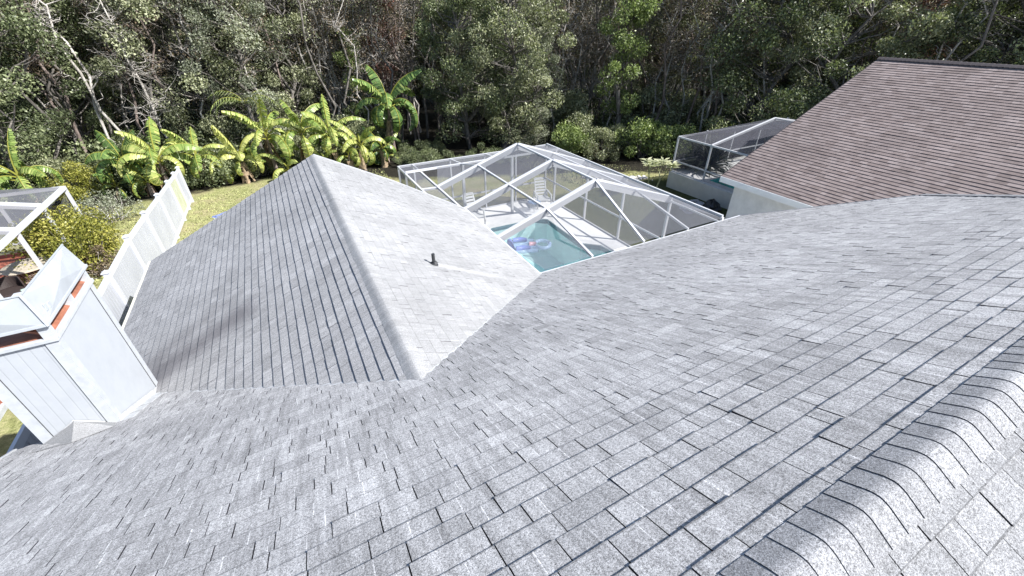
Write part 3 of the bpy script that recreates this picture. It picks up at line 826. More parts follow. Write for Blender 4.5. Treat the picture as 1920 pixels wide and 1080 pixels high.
# ------------------------------------------------------------------ pool enclosure
cage = thing('pool_enclosure', (7.2, 12, ZD), 'white framed screen enclosure with a gabled mesh roof over the swimming pool', 'screen enclosure')
XL, XR, YN, Y0, YF = 3.74, 10.68, 7.02, 15.55, 16.6
ZT, ZM = -4.88, -6.46
A_X, M_X, B_X, N_X = 4.32, 5.90, 7.50, 9.07
def rz(x):
    if x <= A_X: return -4.95
    return -4.95 + (x - A_X) * (1.07 / (B_X - A_X)) if x <= B_X else -3.88 - (x - B_X) * (1.09 / (XR - B_X))
FR = [9.03, 11.27, 13.62]
def part(name, segs, w, h, mat='alu', up=(0,0,1)):
    mb = MB()
    for a, b in segs: mb.beam(a, b, w, h, up)
    return obj(name, mb, M[mat], cage)
for y in FR:   # gable frames: deep rafters meeting at the apex
    part('rafter', [((A_X, y, rz(A_X) - .04), (B_X, y, -3.92))], 0.055, 0.24)
    part('rafter', [((B_X, y, -3.92), (XR, y, rz(XR) - .04))], 0.055, 0.24)
    if y < 12: continue
part('cross_rail', [((XL, FR[2], -4.93), (A_X, FR[2], -4.95))], .05, .08)
for x in (M_X, B_X, N_X):   # purlins
    z = rz(x) + .02
    part('purlin', [((x, FR[0], z), (x, FR[2], z))], 0.055, 0.055)
    part('purlin', [((x, FR[2], z), ({M_X: 6.0, B_X: 7.9, N_X: 9.3}[x], Y0, -4.86))], 0.05, 0.05)
    part('purlin', [((x, FR[0], z), ({M_X: 5.97, B_X: 7.65, N_X: 9.27}[x], 6.99, -4.93))], 0.055, 0.055)
part('eave_beam', [((A_X, 11.0, -4.95), (A_X, YF, -4.93))], 0.06, 0.09)
part('top_rail', [((XL, YF, -4.93), (XR, YF, -4.93))], 0.06, 0.08)
part('top_rail', [((XL, 11.9, -4.93), (XL, YF, -4.93))], 0.06, 0.08)
part('top_rail', [((XR, YN, -4.85), (XR, YF, -4.88))], 0.06, 0.07)
part('girt', [((XR - .005, YN, -5.05), (XR - .005, Y0, -5.03))], 0.05, 0.05)
part('cross_rail', [((XL, Y0, -4.86), (XR, Y0, -4.86))], 0.06, 0.08)
for x in (5.93, 7.55): part('strut', [((x, YF, -4.92), (x + .1, Y0, -4.86))], .045, .045)
part('mid_rail', [((XL, YF, ZM - .13), (XR, YF, ZM - .13))], 0.05, 0.06)
part('mid_rail', [((XR, YN, ZM), (XR, YF, ZM))], 0.05, 0.06)
part('sill', [((XR, YN, ZD + .03), (XR, YF, ZD + .03))], 0.06, 0.05)
part('sill', [((XL, YF, ZD + .03), (XR, YF, ZD + .03))], 0.06, 0.05)
for x in (XL, 4.35, 5.92, 7.5, 9.05, XR): part('post', [((x, YF, ZD), (x, YF, -4.9))], 0.075, 0.06, up=(1, 0, 0))
for y in (15.78, 13.36, 11.15, 8.97, YN): part('post', [((XR, y, ZD), (XR, y, -4.88))], 0.07, 0.085, up=(1, 0, 0))
for x in (6.05, 8.30): part('post', [((x, Y0, ZD), (x, Y0, -4.9))], 0.10, 0.10, up=(1, 0, 0))
for y in (Y0, 13.62): part('post', [((XL, y, ZD), (XL, y, -4.9))], 0.07, 0.07, up=(1, 0, 0))
def screen(pts, mat='screen', parent=None, nm='screen_panel'):
    mb = MB(); mb.poly(pts); return obj(nm, mb, M[mat], parent or cage)
screen([(XL, YF, ZD), (XR, YF, ZD), (XR, YF, -4.93), (XL, YF, -4.93)])
screen([(XR, YN, ZD), (XR, YF, ZD), (XR, YF, -4.88), (XR, YN, -4.86)])
screen([(XL, 12, ZD), (XL, YF, ZD), (XL, YF, -4.93), (XL, 12, -4.93)])
screen([(A_X, FR[0], -4.93), (A_X, FR[2], -4.93), (B_X, FR[2], -3.86), (B_X, FR[0], -3.86)])
screen([(B_X, FR[0], -3.86), (B_X, FR[2], -3.86), (XR, FR[2], -4.9), (XR, FR[0], -4.9)])
screen([(A_X, FR[2], -4.93), (5.0, Y0, -4.84), (7.9, Y0, -4.84), (B_X, FR[2], -3.86)])
screen([(B_X, FR[2], -3.86), (7.9, Y0, -4.84), (XR, Y0, -4.84), (XR, FR[2], -4.9)])
screen([(XL, Y0, -4.84), (XR, Y0, -4.84), (XR, YF, -4.9), (XL, YF, -4.9)])
screen([(A_X, FR[0], -4.93), (B_X, FR[0], -3.86), (7.65, 6.99, -4.9), (4.6, 6.99, -4.92)])
screen([(B_X, FR[0], -3.86), (XR, FR[0], -4.9), (XR, 6.99, -4.9), (7.65, 6.99, -4.9)])
screen([(XL, 11.9, -4.92), (A_X, 11.9, -4.93), (A_X, Y0, -4.93), (XL, Y0, -4.9)])

# ------------------------------------------------------------------ resin loungers on the deck
def lounger(x, y, rz_, label):
    t = thing('deck_chair', (x, y, ZD), label, 'chair', 'white resin chairs on the pool deck')
    rot = Matrix.Rotation(rz_, 3, 'Z'); base = Vector((x, y, ZD))
    def P(a, b, c): return base + rot @ Vector((a, b, c))
    w = .27
    mb = MB()      # slatted back, leaning: runs up and away (+y local)
    for s in (-1, 1): mb.beam(P(s*w, .20, .40), P(s*w*.88, .52, 1.12), .05, .04)
    for k in range(7):
        f = k / 6.0; mb.beam(P(-w, .20+.32*f, .40+.72*f), P(w, .20+.32*f, .40+.72*f), .09, .02, up=(rot @ Vector((0, -.7, .3))))
    mb.beam(P(-w*.85, .535, 1.15), P(w*.85, .535, 1.15), .05, .05)
    obj('backrest', mb, M['resin'], t, bevel=.006)
    mb = MB()
    for k in range(6): mb.beam(P(-w, .18-.085*k, .40), P(w, .18-.085*k, .405), .07, .022)
    for s in (-1, 1): mb.beam(P(s*w, .22, .39), P(s*w, -.32, .40), .045, .05)
    mb.beam(P(-w, -.33, .385), P(w, -.33, .385), .05, .06)
    obj('seat', mb, M['resin'], t, bevel=.006)
    for s in (-1, 1):
        mb = MB(); mb.beam(P(s*(w+.05), -.34, .60), P(s*(w+.05), .30, .64), .07, .03); obj('armrest', mb, M['resin'], t, bevel=.01)
        mb = MB(); mb.beam(P(s*(w+.05), -.30, .60), P(s*(w+.07), -.36, 0), .05, .06); obj('leg', mb, M['resin'], t)
        mb = MB(); mb.beam(P(s*(w+.05), .26, .62), P(s*(w+.07), .42, 0), .05, .06); obj('leg', mb, M['resin'], t)
    return t
lounger(9.95, 15.65, R(-14), 'white slatted resin chair in the far right corner of the pool deck')
lounger(6.35, 15.35, R(4), 'white slatted resin chair on the left, partly hidden by the grey roof edge')
st = thing('side_table', (9.3, 15.3, ZD), 'small clear topped side table beside the right-hand resin chair', 'side table')
mb = MB(); mb.lathe((9.3, 15.3, ZD+.40), [(.28, 0), (.30, .01), (.30, .03), (.27, .035)], 20); obj('table_top', mb, M['float_clear'], st)
for k in range(3):
    mb = MB(); a = k*2.094; mb.tube([(9.3+.22*math.cos(a), 15.3+.22*math.sin(a), ZD), (9.3+.16*math.cos(a), 15.3+.16*math.sin(a), ZD+.4)], .014, 8); obj('leg', mb, M['alu'], st)

# ------------------------------------------------------------------ white vinyl fence
fen = thing('fence', (-4.95, 15, -7.6), 'tall white vinyl privacy fence running from the house corner back to the banana plants', 'fence')
FX = -4.95
def ftop(y): return -5.53 - max(0, y - 16) * 0.062
def fbot(y): return -7.52 - max(0, y - 16) * 0.028
FY = [3.5, 5.9, 8.3, 10.7, 13.1, 15.5, 17.95, 20.4, 22.7, 24.4, 25.7]
for i, y in enumerate(FY):
    zt = ftop(y)
    mb = MB(); mb.bb((FX-.065, y-.065, gz(FX, y)-.1), (FX+.065, y+.065, zt+.05))
    ps = obj('post', mb, M['vinyl'], fen)
    mb = MB(); c = Vector((FX, y, zt+.05)); s = .085
    mb.bb((FX-s, y-s, zt+.05), (FX+s, y+s, zt+.075))
    mb.add([c+Vector((-s,-s,.025)), c+Vector((s,-s,.025)), c+Vector((s,s,.025)), c+Vector((-s,s,.025)), c+Vector((0,0,.075))], [(0,1,4),(1,2,4),(2,3,4),(3,0,4)])
    obj('post_cap', mb, M['vinyl'], ps)
for i in range(len(FY)-1):
    a, b = FY[i]+.065, FY[i+1]-.065
    mb = MB(); mb.beam((FX, a, ftop(a)-.08), (FX, b, ftop(b)-.08), .055, .15)
    obj('rail', mb, M['vinyl'], fen)
    mb = MB(); mb.beam((FX, a, fbot(a)+.11), (FX, b, fbot(b)+.11), .055, .15)
    obj('rail', mb, M['vinyl'], fen)
    mb = MB(); nb = 15; w = (b - a) / nb
    for k in range(nb):
        y = a + w*(k+.5); mb.bb((FX-.012, y-w/2+.012, fbot(y)+.17), (FX+.016, y+w/2-.012, ftop(y)-.14))
    mb.bb((FX-.010, a, fbot((a+b)/2)+.20), (FX+.008, b, ftop((a+b)/2)-.16))
    obj('board_panel', mb, M['panel_green' if i == 8 else 'panel'], fen)

# ------------------------------------------------------------------ neighbour's house on the right
nh = thing('house', (21, 0, -7.3), "neighbour's house with a large mauve brown shingle roof and pale stucco side wall", 'house')
NE, NYR, NRX = 14.0, 9.72, 21.2
NZE, NZR = -4.95, -1.36
m_ = (NZR - NZE) / (NRX - NE); cn = 1 / math.sqrt(1 + m_*m_); SL = (NRX - NE) / cn
mb = MB()
pc = [(-9.0, 0), (9.42, 0), (NYR, SL), (-9.0, SL)]
mb.slab([(NRX - s*cn, u, NZR - s*cn*m_ - .01) for u, s in pc], (0, 0, -.14), 0)
shingles(mb, (NRX, 0, NZR), (0, 1, 0), (-1, 0, -m_), [pc], .05, SL+.1, -9.1, 9.9, 41, expo=.143, wmin=.16, wmax=.34, thick=.013, lam=.002, tonevar=.13, tvar=.15, gap=.001, edge=False)
nr = obj('roof', mb, M['brown'], nh)
mb = MB(); mb.slab([(NRX, -9, NZR-.01), (NRX, 9.42, NZR-.01), (28.4, 9.72, NZE), (28.4, -9, NZE)], (0, 0, -.14)); obj('far_roof', mb, M['brown'], nh)
mb = MB(); ridge_caps(mb, (NRX, -9, NZR), (NRX, 9.45, NZR), (-1, 0, -m_), (1, 0, -m_), .17, 43, step=.14, thick=.01, lift=.04); obj('ridge_cap', mb, M['brown_cap'], nr)
mb = MB()
mb.beam((NE-.02, -9, NZE-.10), (NE-.02, NYR, NZE-.10), .03, .20); mb.slab([(NE, -9, NZE-.19), (NE, NYR, NZE-.19), (NE+.36, NYR, NZE-.19), (NE+.36, -9, NZE-.19)], (0, 0, .02))
obj('fascia', mb, M['fascia_white'], nr)
mb = MB(); mb.beam((NE-.02, NYR+.01, NZE-.07), (NRX, 9.44, NZR-.07), .03, .13); obj('rake_edge', mb, M['brown_cap'], nr)
mb = MB(); mb.bb((NE+.34, -8.6, -7.6), (28, 9.3, -5.08)); mb.slab([(NE+.34, 9.3, -5.08), (28, 9.3, -5.08), (NRX, 9.3, NZR-.25)], (0, -.3, 0)); obj('wall', mb, M['stucco'], nh)

# neighbour's raised pool terrace, pool and enclosure
mb = MB()
TX0, TX1, TY0, TY1, TZ = 17.2, 26.5, 9.3, 14.85, -6.62
mb.bb((TX0-.12, TY0, TZ-.9), (TX0+.12, TY1, TZ)); mb.bb((TX0+.12, TY1-.24, TZ-.9), (TX1, TY1, TZ))
tag(obj('terrace_wall', mb, M['house_wall'], bevel=.02), "low pale stucco wall edging the neighbour's raised pool terrace", 'wall')
mb = MB()
px0, px1, py0, py1 = 17.75, 24.0, 9.6, 12.9
V, F = fill_hole([(TX0+.12, TY0), (TX1, TY0), (TX1, TY1-.24), (TX0+.12, TY1-.24)], [(px0, py0), (px1, py0), (px1, py1), (px0, py1)], TZ-.03); mb.add(V, F)
tag(obj('terrace', mb, M['deck'], loc=(21, 12, TZ-.03)), kind='structure')
np_ = thing('swimming_pool', (21.6, 11.2, TZ-.75), "turquoise swimming pool half hidden behind the corner of the neighbour's roof", 'pool')
mb = MB(); mb.poly([(px0,py0,TZ-.7),(px1,py0,TZ-.7),(px1,py1,TZ-.7),(px0,py1,TZ-.7)])
for a, b in (((px0,py0),(px1,py0)),((px1,py0),(px1,py1)),((px1,py1),(px0,py1)),((px0,py1),(px0,py0))): mb.add([(a[0],a[1],TZ-.03),(b[0],b[1],TZ-.03),(b[0],b[1],TZ-.7),(a[0],a[1],TZ-.7)], [(0,1,2,3)])
obj('basin', mb, M['plaster2'], np_)
mb = MB(); mb.poly([(px0,py0,TZ-.12),(px1,py0,TZ-.12),(px1,py1,TZ-.12),(px0,py1,TZ-.12)]); obj('water', mb, M['water2'], np_)
ne = thing('pool_enclosure', (21, 12, TZ), "neighbour's white framed screen enclosure with dark mesh beside the brown roof", 'screen enclosure')
def npart(name, segs, w, h, up=(0,0,1)):
    mb = MB()
    for a, b in segs: mb.beam(a, b, w, h, up)
    return obj(name, mb, M['alu'], ne)
NT = -4.93; ap = (21.4, 12.84, -4.15); ap0 = (22.2, 14.72, -4.72)
for y in (14.78, 12.82, 11.0): npart('post', [((TX0, y, TZ), (TX0, y, NT))], .07, .07, (1,0,0))
for x in (19.2, 21.4, 23.6, 25.8): npart('post', [((x, 14.78, TZ), (x, 14.78, NT+.1))], .06, .06, (1,0,0))
npart('top_rail', [((TX0, 9.4, NT), (TX0, 14.78, NT))], .06, .07)
npart('top_rail', [((TX0, 14.78, NT), (26, 14.78, NT))], .06, .07)
npart('mid_rail', [((TX0, 9.4, -6.09), (TX0, 14.78, -6.08))], .05, .06)
npart('mid_rail', [((TX0, 14.78, -6.12), (26, 14.78, -6.12))], .05, .06)
npart('sill', [((TX0, 9.4, TZ+.02), (TX0, 14.78, TZ+.02))], .06, .05)
npart('rafter', [((TX0, 12.82, NT), ap)], .06, .12); npart('rafter', [(ap, (26, 12.82, NT))], .06, .12)
npart('purlin', [(ap, (21.4, 9.4, -4.15))], .06, .06)
npart('purlin', [((23.3, 12.9, -4.55), (23.6, 14.72, NT+.02))], .05, .05)
for pts in ([(TX0,9.4,TZ),(TX0,14.78,TZ),(TX0,14.78,NT),(TX0,9.4,NT)], [(TX0,14.78,TZ),(26,14.78,TZ),(26,14.78,NT),(TX0,14.78,NT)],
            [(TX0,14.78,NT+.03),(TX0,12.82,NT+.03),(21.4,12.84,-4.12)], [(TX0,14.78,NT+.03),(21.4,12.84,-4.12),(26,12.82,NT+.03),(26,14.78,NT+.03)],
            [(TX0,9.4,NT+.03),(TX0,12.82,NT+.03),(21.4,12.84,-4.12),(21.4,9.4,-4.12)], [(21.4,9.4,-4.12),(21.4,12.84,-4.12),(26,12.82,NT+.03),(26,9.4,NT+.03)]):
    screen(pts, 'screen_dark', ne)

# ------------------------------------------------------------------ neighbour's enclosure and patio on the left
le = thing('pool_enclosure', (-11, 17, -7.3), 'white framed screen enclosure with thick beams at the left edge, behind the yellow bush', 'screen enclosure')
def lpart(name, segs, w, h, up=(0,0,1)):
    mb = MB()
    for a, b in segs: mb.beam(a, b, w, h, up)
    return obj(name, mb, M['alu'], le)
LX, LYF, LT, LG = -7.5, 20.65, -5.1, -7.3
lpart('top_rail', [((LX, 9.5, LT), (LX, LYF, LT))], .13, .11)
lpart('top_rail', [((LX, LYF, LT), (-16, LYF, LT))], .09, .10)
lpart('kick_rail', [((LX, LYF, -6.87), (-16, LYF, -6.87))], .05, .07)
for y in (LYF, 18.5, 16.4, 14.0, 11.6): lpart('post', [((LX, y, LG), (LX, y, LT))], .09, .09, (1,0,0))
for x in (-9.4, -11.8, -14.2): lpart('post', [((x, LYF, LG), (x, LYF, LT))], .09, .09, (1,0,0))
for y in (18.5, 16.4, 14.0): lpart('rafter', [((LX, y, LT+.02), (-11.5, y, -4.1))], .07, .2); lpart('rafter', [((-11.5, y, -4.1), (-16, y, LT))], .07, .26)
lpart('brace', [((-9.3, 18.5, -4.62), (-8.1, 16.4, -4.93))], .06, .06)
for pts in ([(LX,LYF,LG),(-16,LYF,LG),(-16,LYF,LT),(LX,LYF,LT)],
            [(LX,9.5,LT+.02),(LX,18.5,LT+.02),(-11.5,18.5,-4.05),(-11.5,9.5,-4.05)], [(LX,18.5,LT+.02),(LX,LYF,LT+.02),(-11.5,18.5,-4.05)], [(LX,LYF,LT+.02),(-16,LYF,LT+.02),(-11.5,18.5,-4.05)]):
    screen(pts, 'screen', le)
mb = MB(); mb.bb((-16, 9.4, LG-.3), (LX+.1, LYF+.1, LG+.0)); tag(obj('patio', mb, M['terracotta'], loc=(-12, 15, LG-.3)), kind='structure')
mb = MB(); mb.bb((-16, LYF-.12, LG+.003), (LX-.1, LYF-.02, LG+.11)); tag(obj('edge_shadow', mb, M['darkred'], loc=(-12, LYF, LG)), kind='structure')  # dark strip standing in for the shadow along the patio's far edge
tb = thing('round_table', (-8.45, 17.85, LG), 'round stone topped table on a lattice drum base on the terracotta patio', 'table')
mb = MB(); mb.lathe((-8.45, 17.85, -6.72), [(.60, 0), (.64, .01), (.64, .035), (.62, .045)], 40); obj('table_top', mb, M['stone'], tb)
mb = MB(); prof = [(.56, -6.73), (.50, -6.86), (.42, -7.0), (.36, -7.12)]
for k in range(36):
    a0 = 2*math.pi*k/36
    mb.tube([(-8.45+r*math.cos(a0), 17.85+r*math.sin(a0), z) for r, z in prof], .011, 5)
for r, z in ((.56,-6.74),(.525,-6.80),(.49,-6.87),(.455,-6.93),(.42,-7.0),(.39,-7.06)):
    mb.tube([(-8.45+r*math.cos(a), 17.85+r*math.sin(a), z) for a in np.linspace(0, 2*math.pi, 37)], .012, 5, cap=False)
mb.lathe((-8.45, 17.85, 0), [(.36, -7.3), (.44, -7.26), (.44, -7.16), (.36, -7.10)], 30)
obj('drum_base', mb, M['wicker'], tb)
mb = MB(); mb.lathe((-8.45, 17.85, 0), [(.30, -7.2), (.36, -7.0), (.44, -6.75)], 24); obj('inner_drum', mb, M['wicker_dark'], tb)
wc = thing('patio_chair', (-8.6, 16.6, LG), 'dark wicker tub chair on the terracotta patio in front of the round table', 'chair')
mb = MB(); mb.lathe((-8.6, 16.6, 0), [(.30, -7.3), (.33, -7.1), (.34, -6.95), (.28, -6.93)], 24); obj('seat', mb, M['wicker_dark'], wc)
mb = MB()
for z in np.arange(-6.93, -6.6, .035): mb.tube([(-8.6+.35*math.cos(a), 16.6+.35*math.sin(a), z) for a in np.linspace(.4, 3.9, 16)], .02, 6)
obj('backrest', mb, M['wicker_dark'], wc)
sc = thing('stool', (-8.0, 16.2, LG), 'small square white stool with a pale green cushion on the terracotta patio', 'stool')
rot = Matrix.Rotation(.5, 3, 'Z')
mb = MB(); mb.box((-8.0, 16.2, -6.9), (.34, .34, .05), rot); mb.box((-8.0, 16.2, -7.1), (.06, .06, .38), rot); obj('frame', mb, M['resin'], sc)
mb = MB(); mb.box((-8.0, 16.2, -6.84), (.30, .30, .07), rot); obj('cushion', mb, M['cushion'], sc, bevel=.02)
# house on the left
lh = thing('house', (-11, 4, -7.5), 'tan stucco side of the neighbouring house, glimpsed at the left edge below the chimney', 'house')
mb = MB(); mb.bb((-16, -4, -7.7), (-7.35, 9.4, -5.0)); obj('wall', mb, M['tan_wall'], lh)
mb = MB(); mb.bb((-7.35, -4, -7.7), (-7.27, 11.4, -7.42)); obj('base_trim', mb, M['trim'], lh)
mb = MB(); mb.slab([(-6.9, -4, -5.0), (-6.9, 9.5, -5.0), (-11.5, 9.5, -2.9), (-11.5, -4, -2.9)], (0, 0, .12)); mb.slab([(-11.5, -4, -2.9), (-11.5, 9.5, -2.9), (-16.2, 9.5, -5.0), (-16.2, -4, -5.0)], (0, 0, .12)); obj('roof', mb, M['brown'], lh)
mb = MB(); mb.bb((-7.27, 9.4, -7.6), (-16, 11.4, -7.44)); tag(obj('paved_path', mb, M['tan_wall'], loc=(-11, 10, -7.6)), kind='structure')

# ------------------------------------------------------------------ odds and ends in the yards
def crumple(c, rx, ry, h, seed, n=14, rot=0):
    rng = np.random.default_rng(seed); mb = MB(); V = []; F = []
    for j in range(7):
        f = j / 6.0
        for k in range(n):
            a = 2*math.pi*k/n; r = math.cos(f*math.pi/2)**.6 * (1 + rng.uniform(-.22, .22))
            x = rx*r*math.cos(a); y = ry*r*math.sin(a)
            V.append((c[0]+x*math.cos(rot)-y*math.sin(rot), c[1]+x*math.sin(rot)+y*math.cos(rot), c[2] + h*f*(1+rng.uniform(-.3,.3))))
    for j in range(6):
        for k in range(n): F.append((j*n+k, j*n+(k+1)%n, (j+1)*n+(k+1)%n, (j+1)*n+k))
    F.append(tuple(6*n+k for k in range(n)))
    mb.add(V, F); return mb
tag(obj('tarp', crumple((-3.15, 22.6, gz(-3.1, 22.6)), .75, .28, .10, 1, rot=.3), M['blue_cloth']), 'crumpled blue tarp lying on the lawn beside the roof edge', 'tarp')
tag(obj('bag', crumple((-1.95, 23.7, gz(-2, 23.7)), .45, .3, .22, 2), M['resin']), 'white plastic bag on the lawn just past the left roof edge', 'bag')
tag(obj('grill_cover', crumple((16.2, 11.3, gz(16.2, 11.3)), .42, .36, .42, 3), M['black_cover']), "black covered bundle against the neighbour's stucco wall", 'covered bundle')
tag(obj('plastic_sheet', crumple((15.7, 11.9, gz(15.7, 11.9)), .8, .45, .22, 4, rot=.4), M['grey_plastic']), "crumpled grey plastic sheet on the grass by the neighbour's wall", 'plastic sheet')
mb = MB(); mb.bb((13.25, 26.2, -8.1), (13.7, 26.5, -7.2)); mb.bb((13.2, 26.15, -7.2), (13.75, 26.55, -7.15))
tag(obj('utility_box', mb, M['lead'], bevel=.02), 'grey utility cabinet standing against the woods behind the far enclosure corner', 'utility box')
rng = random.Random(9)
mb = MB()
for k in range(130):
    x = rng.uniform(14.2, 17.6); y = 17.9 - (x-14.2)*.35 + rng.gauss(0, .25); s = rng.uniform(.05, .16)
    mb.box((x, y, gz(x, y)+s*.3), (s*1.3, s, s*.8), Matrix.Rotation(rng.uniform(0, 3), 3, 'Z') @ Matrix.Rotation(rng.uniform(-.4, .4), 3, 'X'))
tag(obj('stones', mb, M['gravel'], loc=(16, 17.4, -7.6), bevel=.01), 'pale stones edging the lawn beyond the pool enclosure', 'stones', kind='stuff')

# ------------------------------------------------------------------ vegetation
def leaf_cloud(centres, radii, counts, size, seed, flat=0.75, tone_mu=0.45, tone_sd=0.2, aspect=0.5, up=0.35):
    """rhombic leaves scattered in soft clumps. returns arrays V(4n,3), F(n,4), tone(n)"""
    rng = np.random.default_rng(seed)
    C = np.repeat(np.array(centres, float), counts, axis=0)
    Rr = np.repeat(np.array(radii, float), counts)
    n = len(C)
    d = rng.normal(size=(n, 3)); d /= np.linalg.norm(d, axis=1)[:, None]
    r = rng.uniform(0.25, 1, n) ** 0.6
    P = C + d * (r * Rr)[:, None] * np.array([1, 1, flat])
    ax = rng.normal(size=(n, 3)); ax[:, 2] -= 0.3; ax /= np.linalg.norm(ax, axis=1)[:, None]
    nm = rng.normal(size=(n, 3)) + np.array([0, 0, up]) + d * 0.5
    sd = np.cross(ax, nm); sd /= np.linalg.norm(sd, axis=1)[:, None] + 1e-9
    s = size * rng.uniform(0.6, 1.35, n)[:, None]
    bend = np.cross(sd, ax) * s * 0.12
    V = np.stack([P - ax*s*.5, P + sd*s*aspect*.5 + bend, P + ax*s*.5, P - sd*s*aspect*.5 + bend], axis=1).reshape(-1, 3)
    F = np.arange(4*n).reshape(n, 4)
    ct = np.repeat(rng.normal(0, 0.19, len(centres)), counts)
    T = np.clip(rng.normal(tone_mu, tone_sd, n) + ct, 0, 1)
    return V, F, T
def cloud_mesh(name, V, F, T, mat):
    me = bpy.data.meshes.new(name)
    me.vertices.add(len(V)); me.vertices.foreach_set('co', V.astype(np.float32).ravel())
    n, k = F.shape
    me.loops.add(n*k); me.loops.foreach_set('vertex_index', F.astype(np.int32).ravel())
    me.polygons.add(n); me.polygons.foreach_set('loop_start', np.arange(0, n*k, k, dtype=np.int32))
    at = me.attributes.new('tone', 'FLOAT', 'FACE'); at.data.foreach_set('value', T.astype(np.float32))
    me.update(calc_edges=True); me.validate(); me.materials.append(mat); return me
def limb(mb, rnd, a, b, r0, r1, wob=0.12, n=5, sides=6):
    a = Vector(a); b = Vector(b); L = (b-a).length
    P = []; Rr = []
    for i in range(n+1):
        f = i/n; o = Vector((rnd.gauss(0,1), rnd.gauss(0,1), rnd.gauss(0,.5))) * wob * L * (0 if i in (0, n) else 1) * .35
        P.append(a.lerp(b, f) + o); Rr.append(r0 + (r1-r0)*f)
    mb.tube(P, Rr, sides, cap=False); return P
PROTO = {}
def store(name, wood, wmat, clouds):
    """clouds: list of (part name, V,F,T,mat)"""
    me = mesh_from(name + '_wood', wood.v, wood.f, wood.t, True); me.materials.append(wmat)
    PROTO[name] = (me, [(pn, cloud_mesh(name + '_' + pn, V, F, T, mt)) for pn, V, F, T, mt in clouds])
def plant(proto, x, y, scale, rz_, label, cat, group=None, name='tree', wname='trunk', z=None, zs=None):
    wood, clouds = PROTO[proto]
    t = bpy.data.objects.new(name, None); t.empty_display_size = .3
    t.location = (x, y, (gz(x, y) if z is None else z)); t.rotation_euler = (0, 0, rz_); t.scale = (scale, scale, scale * (zs or 1))
    link(t); tag(t, label, cat, group)
    o = bpy.data.objects.new(wname, wood); link(o); o.parent = t
    for pn, me in clouds:
        o = bpy.data.objects.new(pn, me); link(o); o.parent = t
    return t
def broad(name, seed, H, rad, base, mat, leaf=.15, nleaf=15000, nclump=46, bark='bark', crad=1.15, dense=1.0, trunks=1, vine=False):
    rnd = random.Random(seed); mb = MB(); cl = []; rr = []
    tops = []
    for k in range(trunks):
        a = (rnd.uniform(-.3, .3)*(trunks > 1), rnd.uniform(-.3, .3)*(trunks > 1), -.3)
        lean = (rnd.uniform(-1, 1)*H*.08, rnd.uniform(-1, 1)*H*.08)
        P = limb(mb, rnd, a, (a[0]+lean[0], a[1]+lean[1], H*.86), .2/trunks**.5, .04, .10, 8, 8); tops.append(P)
    for k in range(nclump):
        f = rnd.random()
        z = base + (H - base) * (f ** .85)
        env = math.sin(math.pi * min(1, max(0, (z - base) / (H - base) * .86 + .10))) ** .7
        a = rnd.uniform(0, 6.283); rrd = rad * env * (rnd.uniform(.35, 1.0) ** .6) * rnd.uniform(.75, 1.12)
        c = Vector((rrd*math.cos(a), rrd*math.sin(a), z)); cl.append(c); rr.append(crad * rnd.uniform(.6, 1.25))
        P = tops[k % trunks]; j = max(1, min(len(P)-1, int(len(P) * max(.12, (z - .28*rrd - .1) / H))))
        Q = limb(mb, rnd, P[j], c, .055, .012, .22, 4, 5)
        for _ in range(3):
            q = Q[rnd.randint(2, 4)]; limb(mb, rnd, q, q + Vector((rnd.gauss(0, .8), rnd.gauss(0, .8), rnd.gauss(.3, .6))), .018, .005, .2, 3, 4)
    cnt = int(nleaf / nclump)
    V, F, T = leaf_cloud(cl, rr, cnt, leaf, seed, .8)
    store(name, mb, M[bark], [('crown', V, F, T, M[mat])])
broad('oak_a', 1, 12.5, 4.0, 1.2, 'leaf_olive', .155, 27000, 76, crad=.9)
broad('oak_b', 2, 11.5, 3.6, 2.0, 'leaf_dark', .15, 24000, 66, crad=.9)
broad('oak_c', 3, 13.5, 3.4, 0.8, 'leaf_olive', .14, 25000, 72, crad=.82, trunks=2)
broad('column', 4, 11.0, 1.5, 0.6, 'leaf_bright', .14, 12000, 38, crad=.7)
broad('dark_round', 5, 10.8, 4.2, 0.3, 'leaf_dark', .155, 28000, 70, crad=1.0)
broad('grey_tree', 6, 12.0, 3.0, 1.5, 'leaf_grey', .125, 19000, 62, bark='bark', crad=.8)
broad('red_vine', 7, 11.0, 1.6, 2.5, 'leaf_red', .12, 6500, 30, bark='bark_warm', crad=.8)
def shrub(name, seed, H, rad, mat, leaf=.12, nleaf=4200, n=20, bark='bark', extra=None):
    rnd = random.Random(seed); mb = MB(); cl = []; rr = []
    for k in range(n):
        a = rnd.uniform(0, 6.283); q = rad * math.sqrt(rnd.random()); z = H * (.15 + .75*rnd.random() * (1 - .55*(q/rad)**2))
        c = Vector((q*math.cos(a), q*math.sin(a), z)); cl.append(c); rr.append(.42*rad*rnd.uniform(.6, 1.2))
        limb(mb, rnd, (rnd.uniform(-.1, .1), rnd.uniform(-.1, .1), -.1), c, .03, .008, .15, 4, 5)
    V, F, T = leaf_cloud(cl, rr, nleaf//n, leaf, seed, .85)
    store(name, mb, M[bark], [('foliage', V, F, T, M[mat])])
shrub('shrub_green', 11, 2.4, 1.5, 'leaf_bright', .13, 5200)
shrub('shrub_dark', 12, 2.2, 1.6, 'leaf_dark', .14, 4600)
shrub('shrub_olive', 13, 2.8, 1.5, 'leaf_olive', .12, 5200)
shrub('shrub_yellow', 14, 2.5, 1.3, 'leaf_yellow', .10, 9500, 36)
shrub('shrub_grey', 15, 1.7, 1.2, 'leaf_grey', .08, 2600, 26, 'bark_pale')
shrub('shrub_dry', 16, 1.5, 1.0, 'leaf_brown', .10, 2400, 18, 'bark_pale')
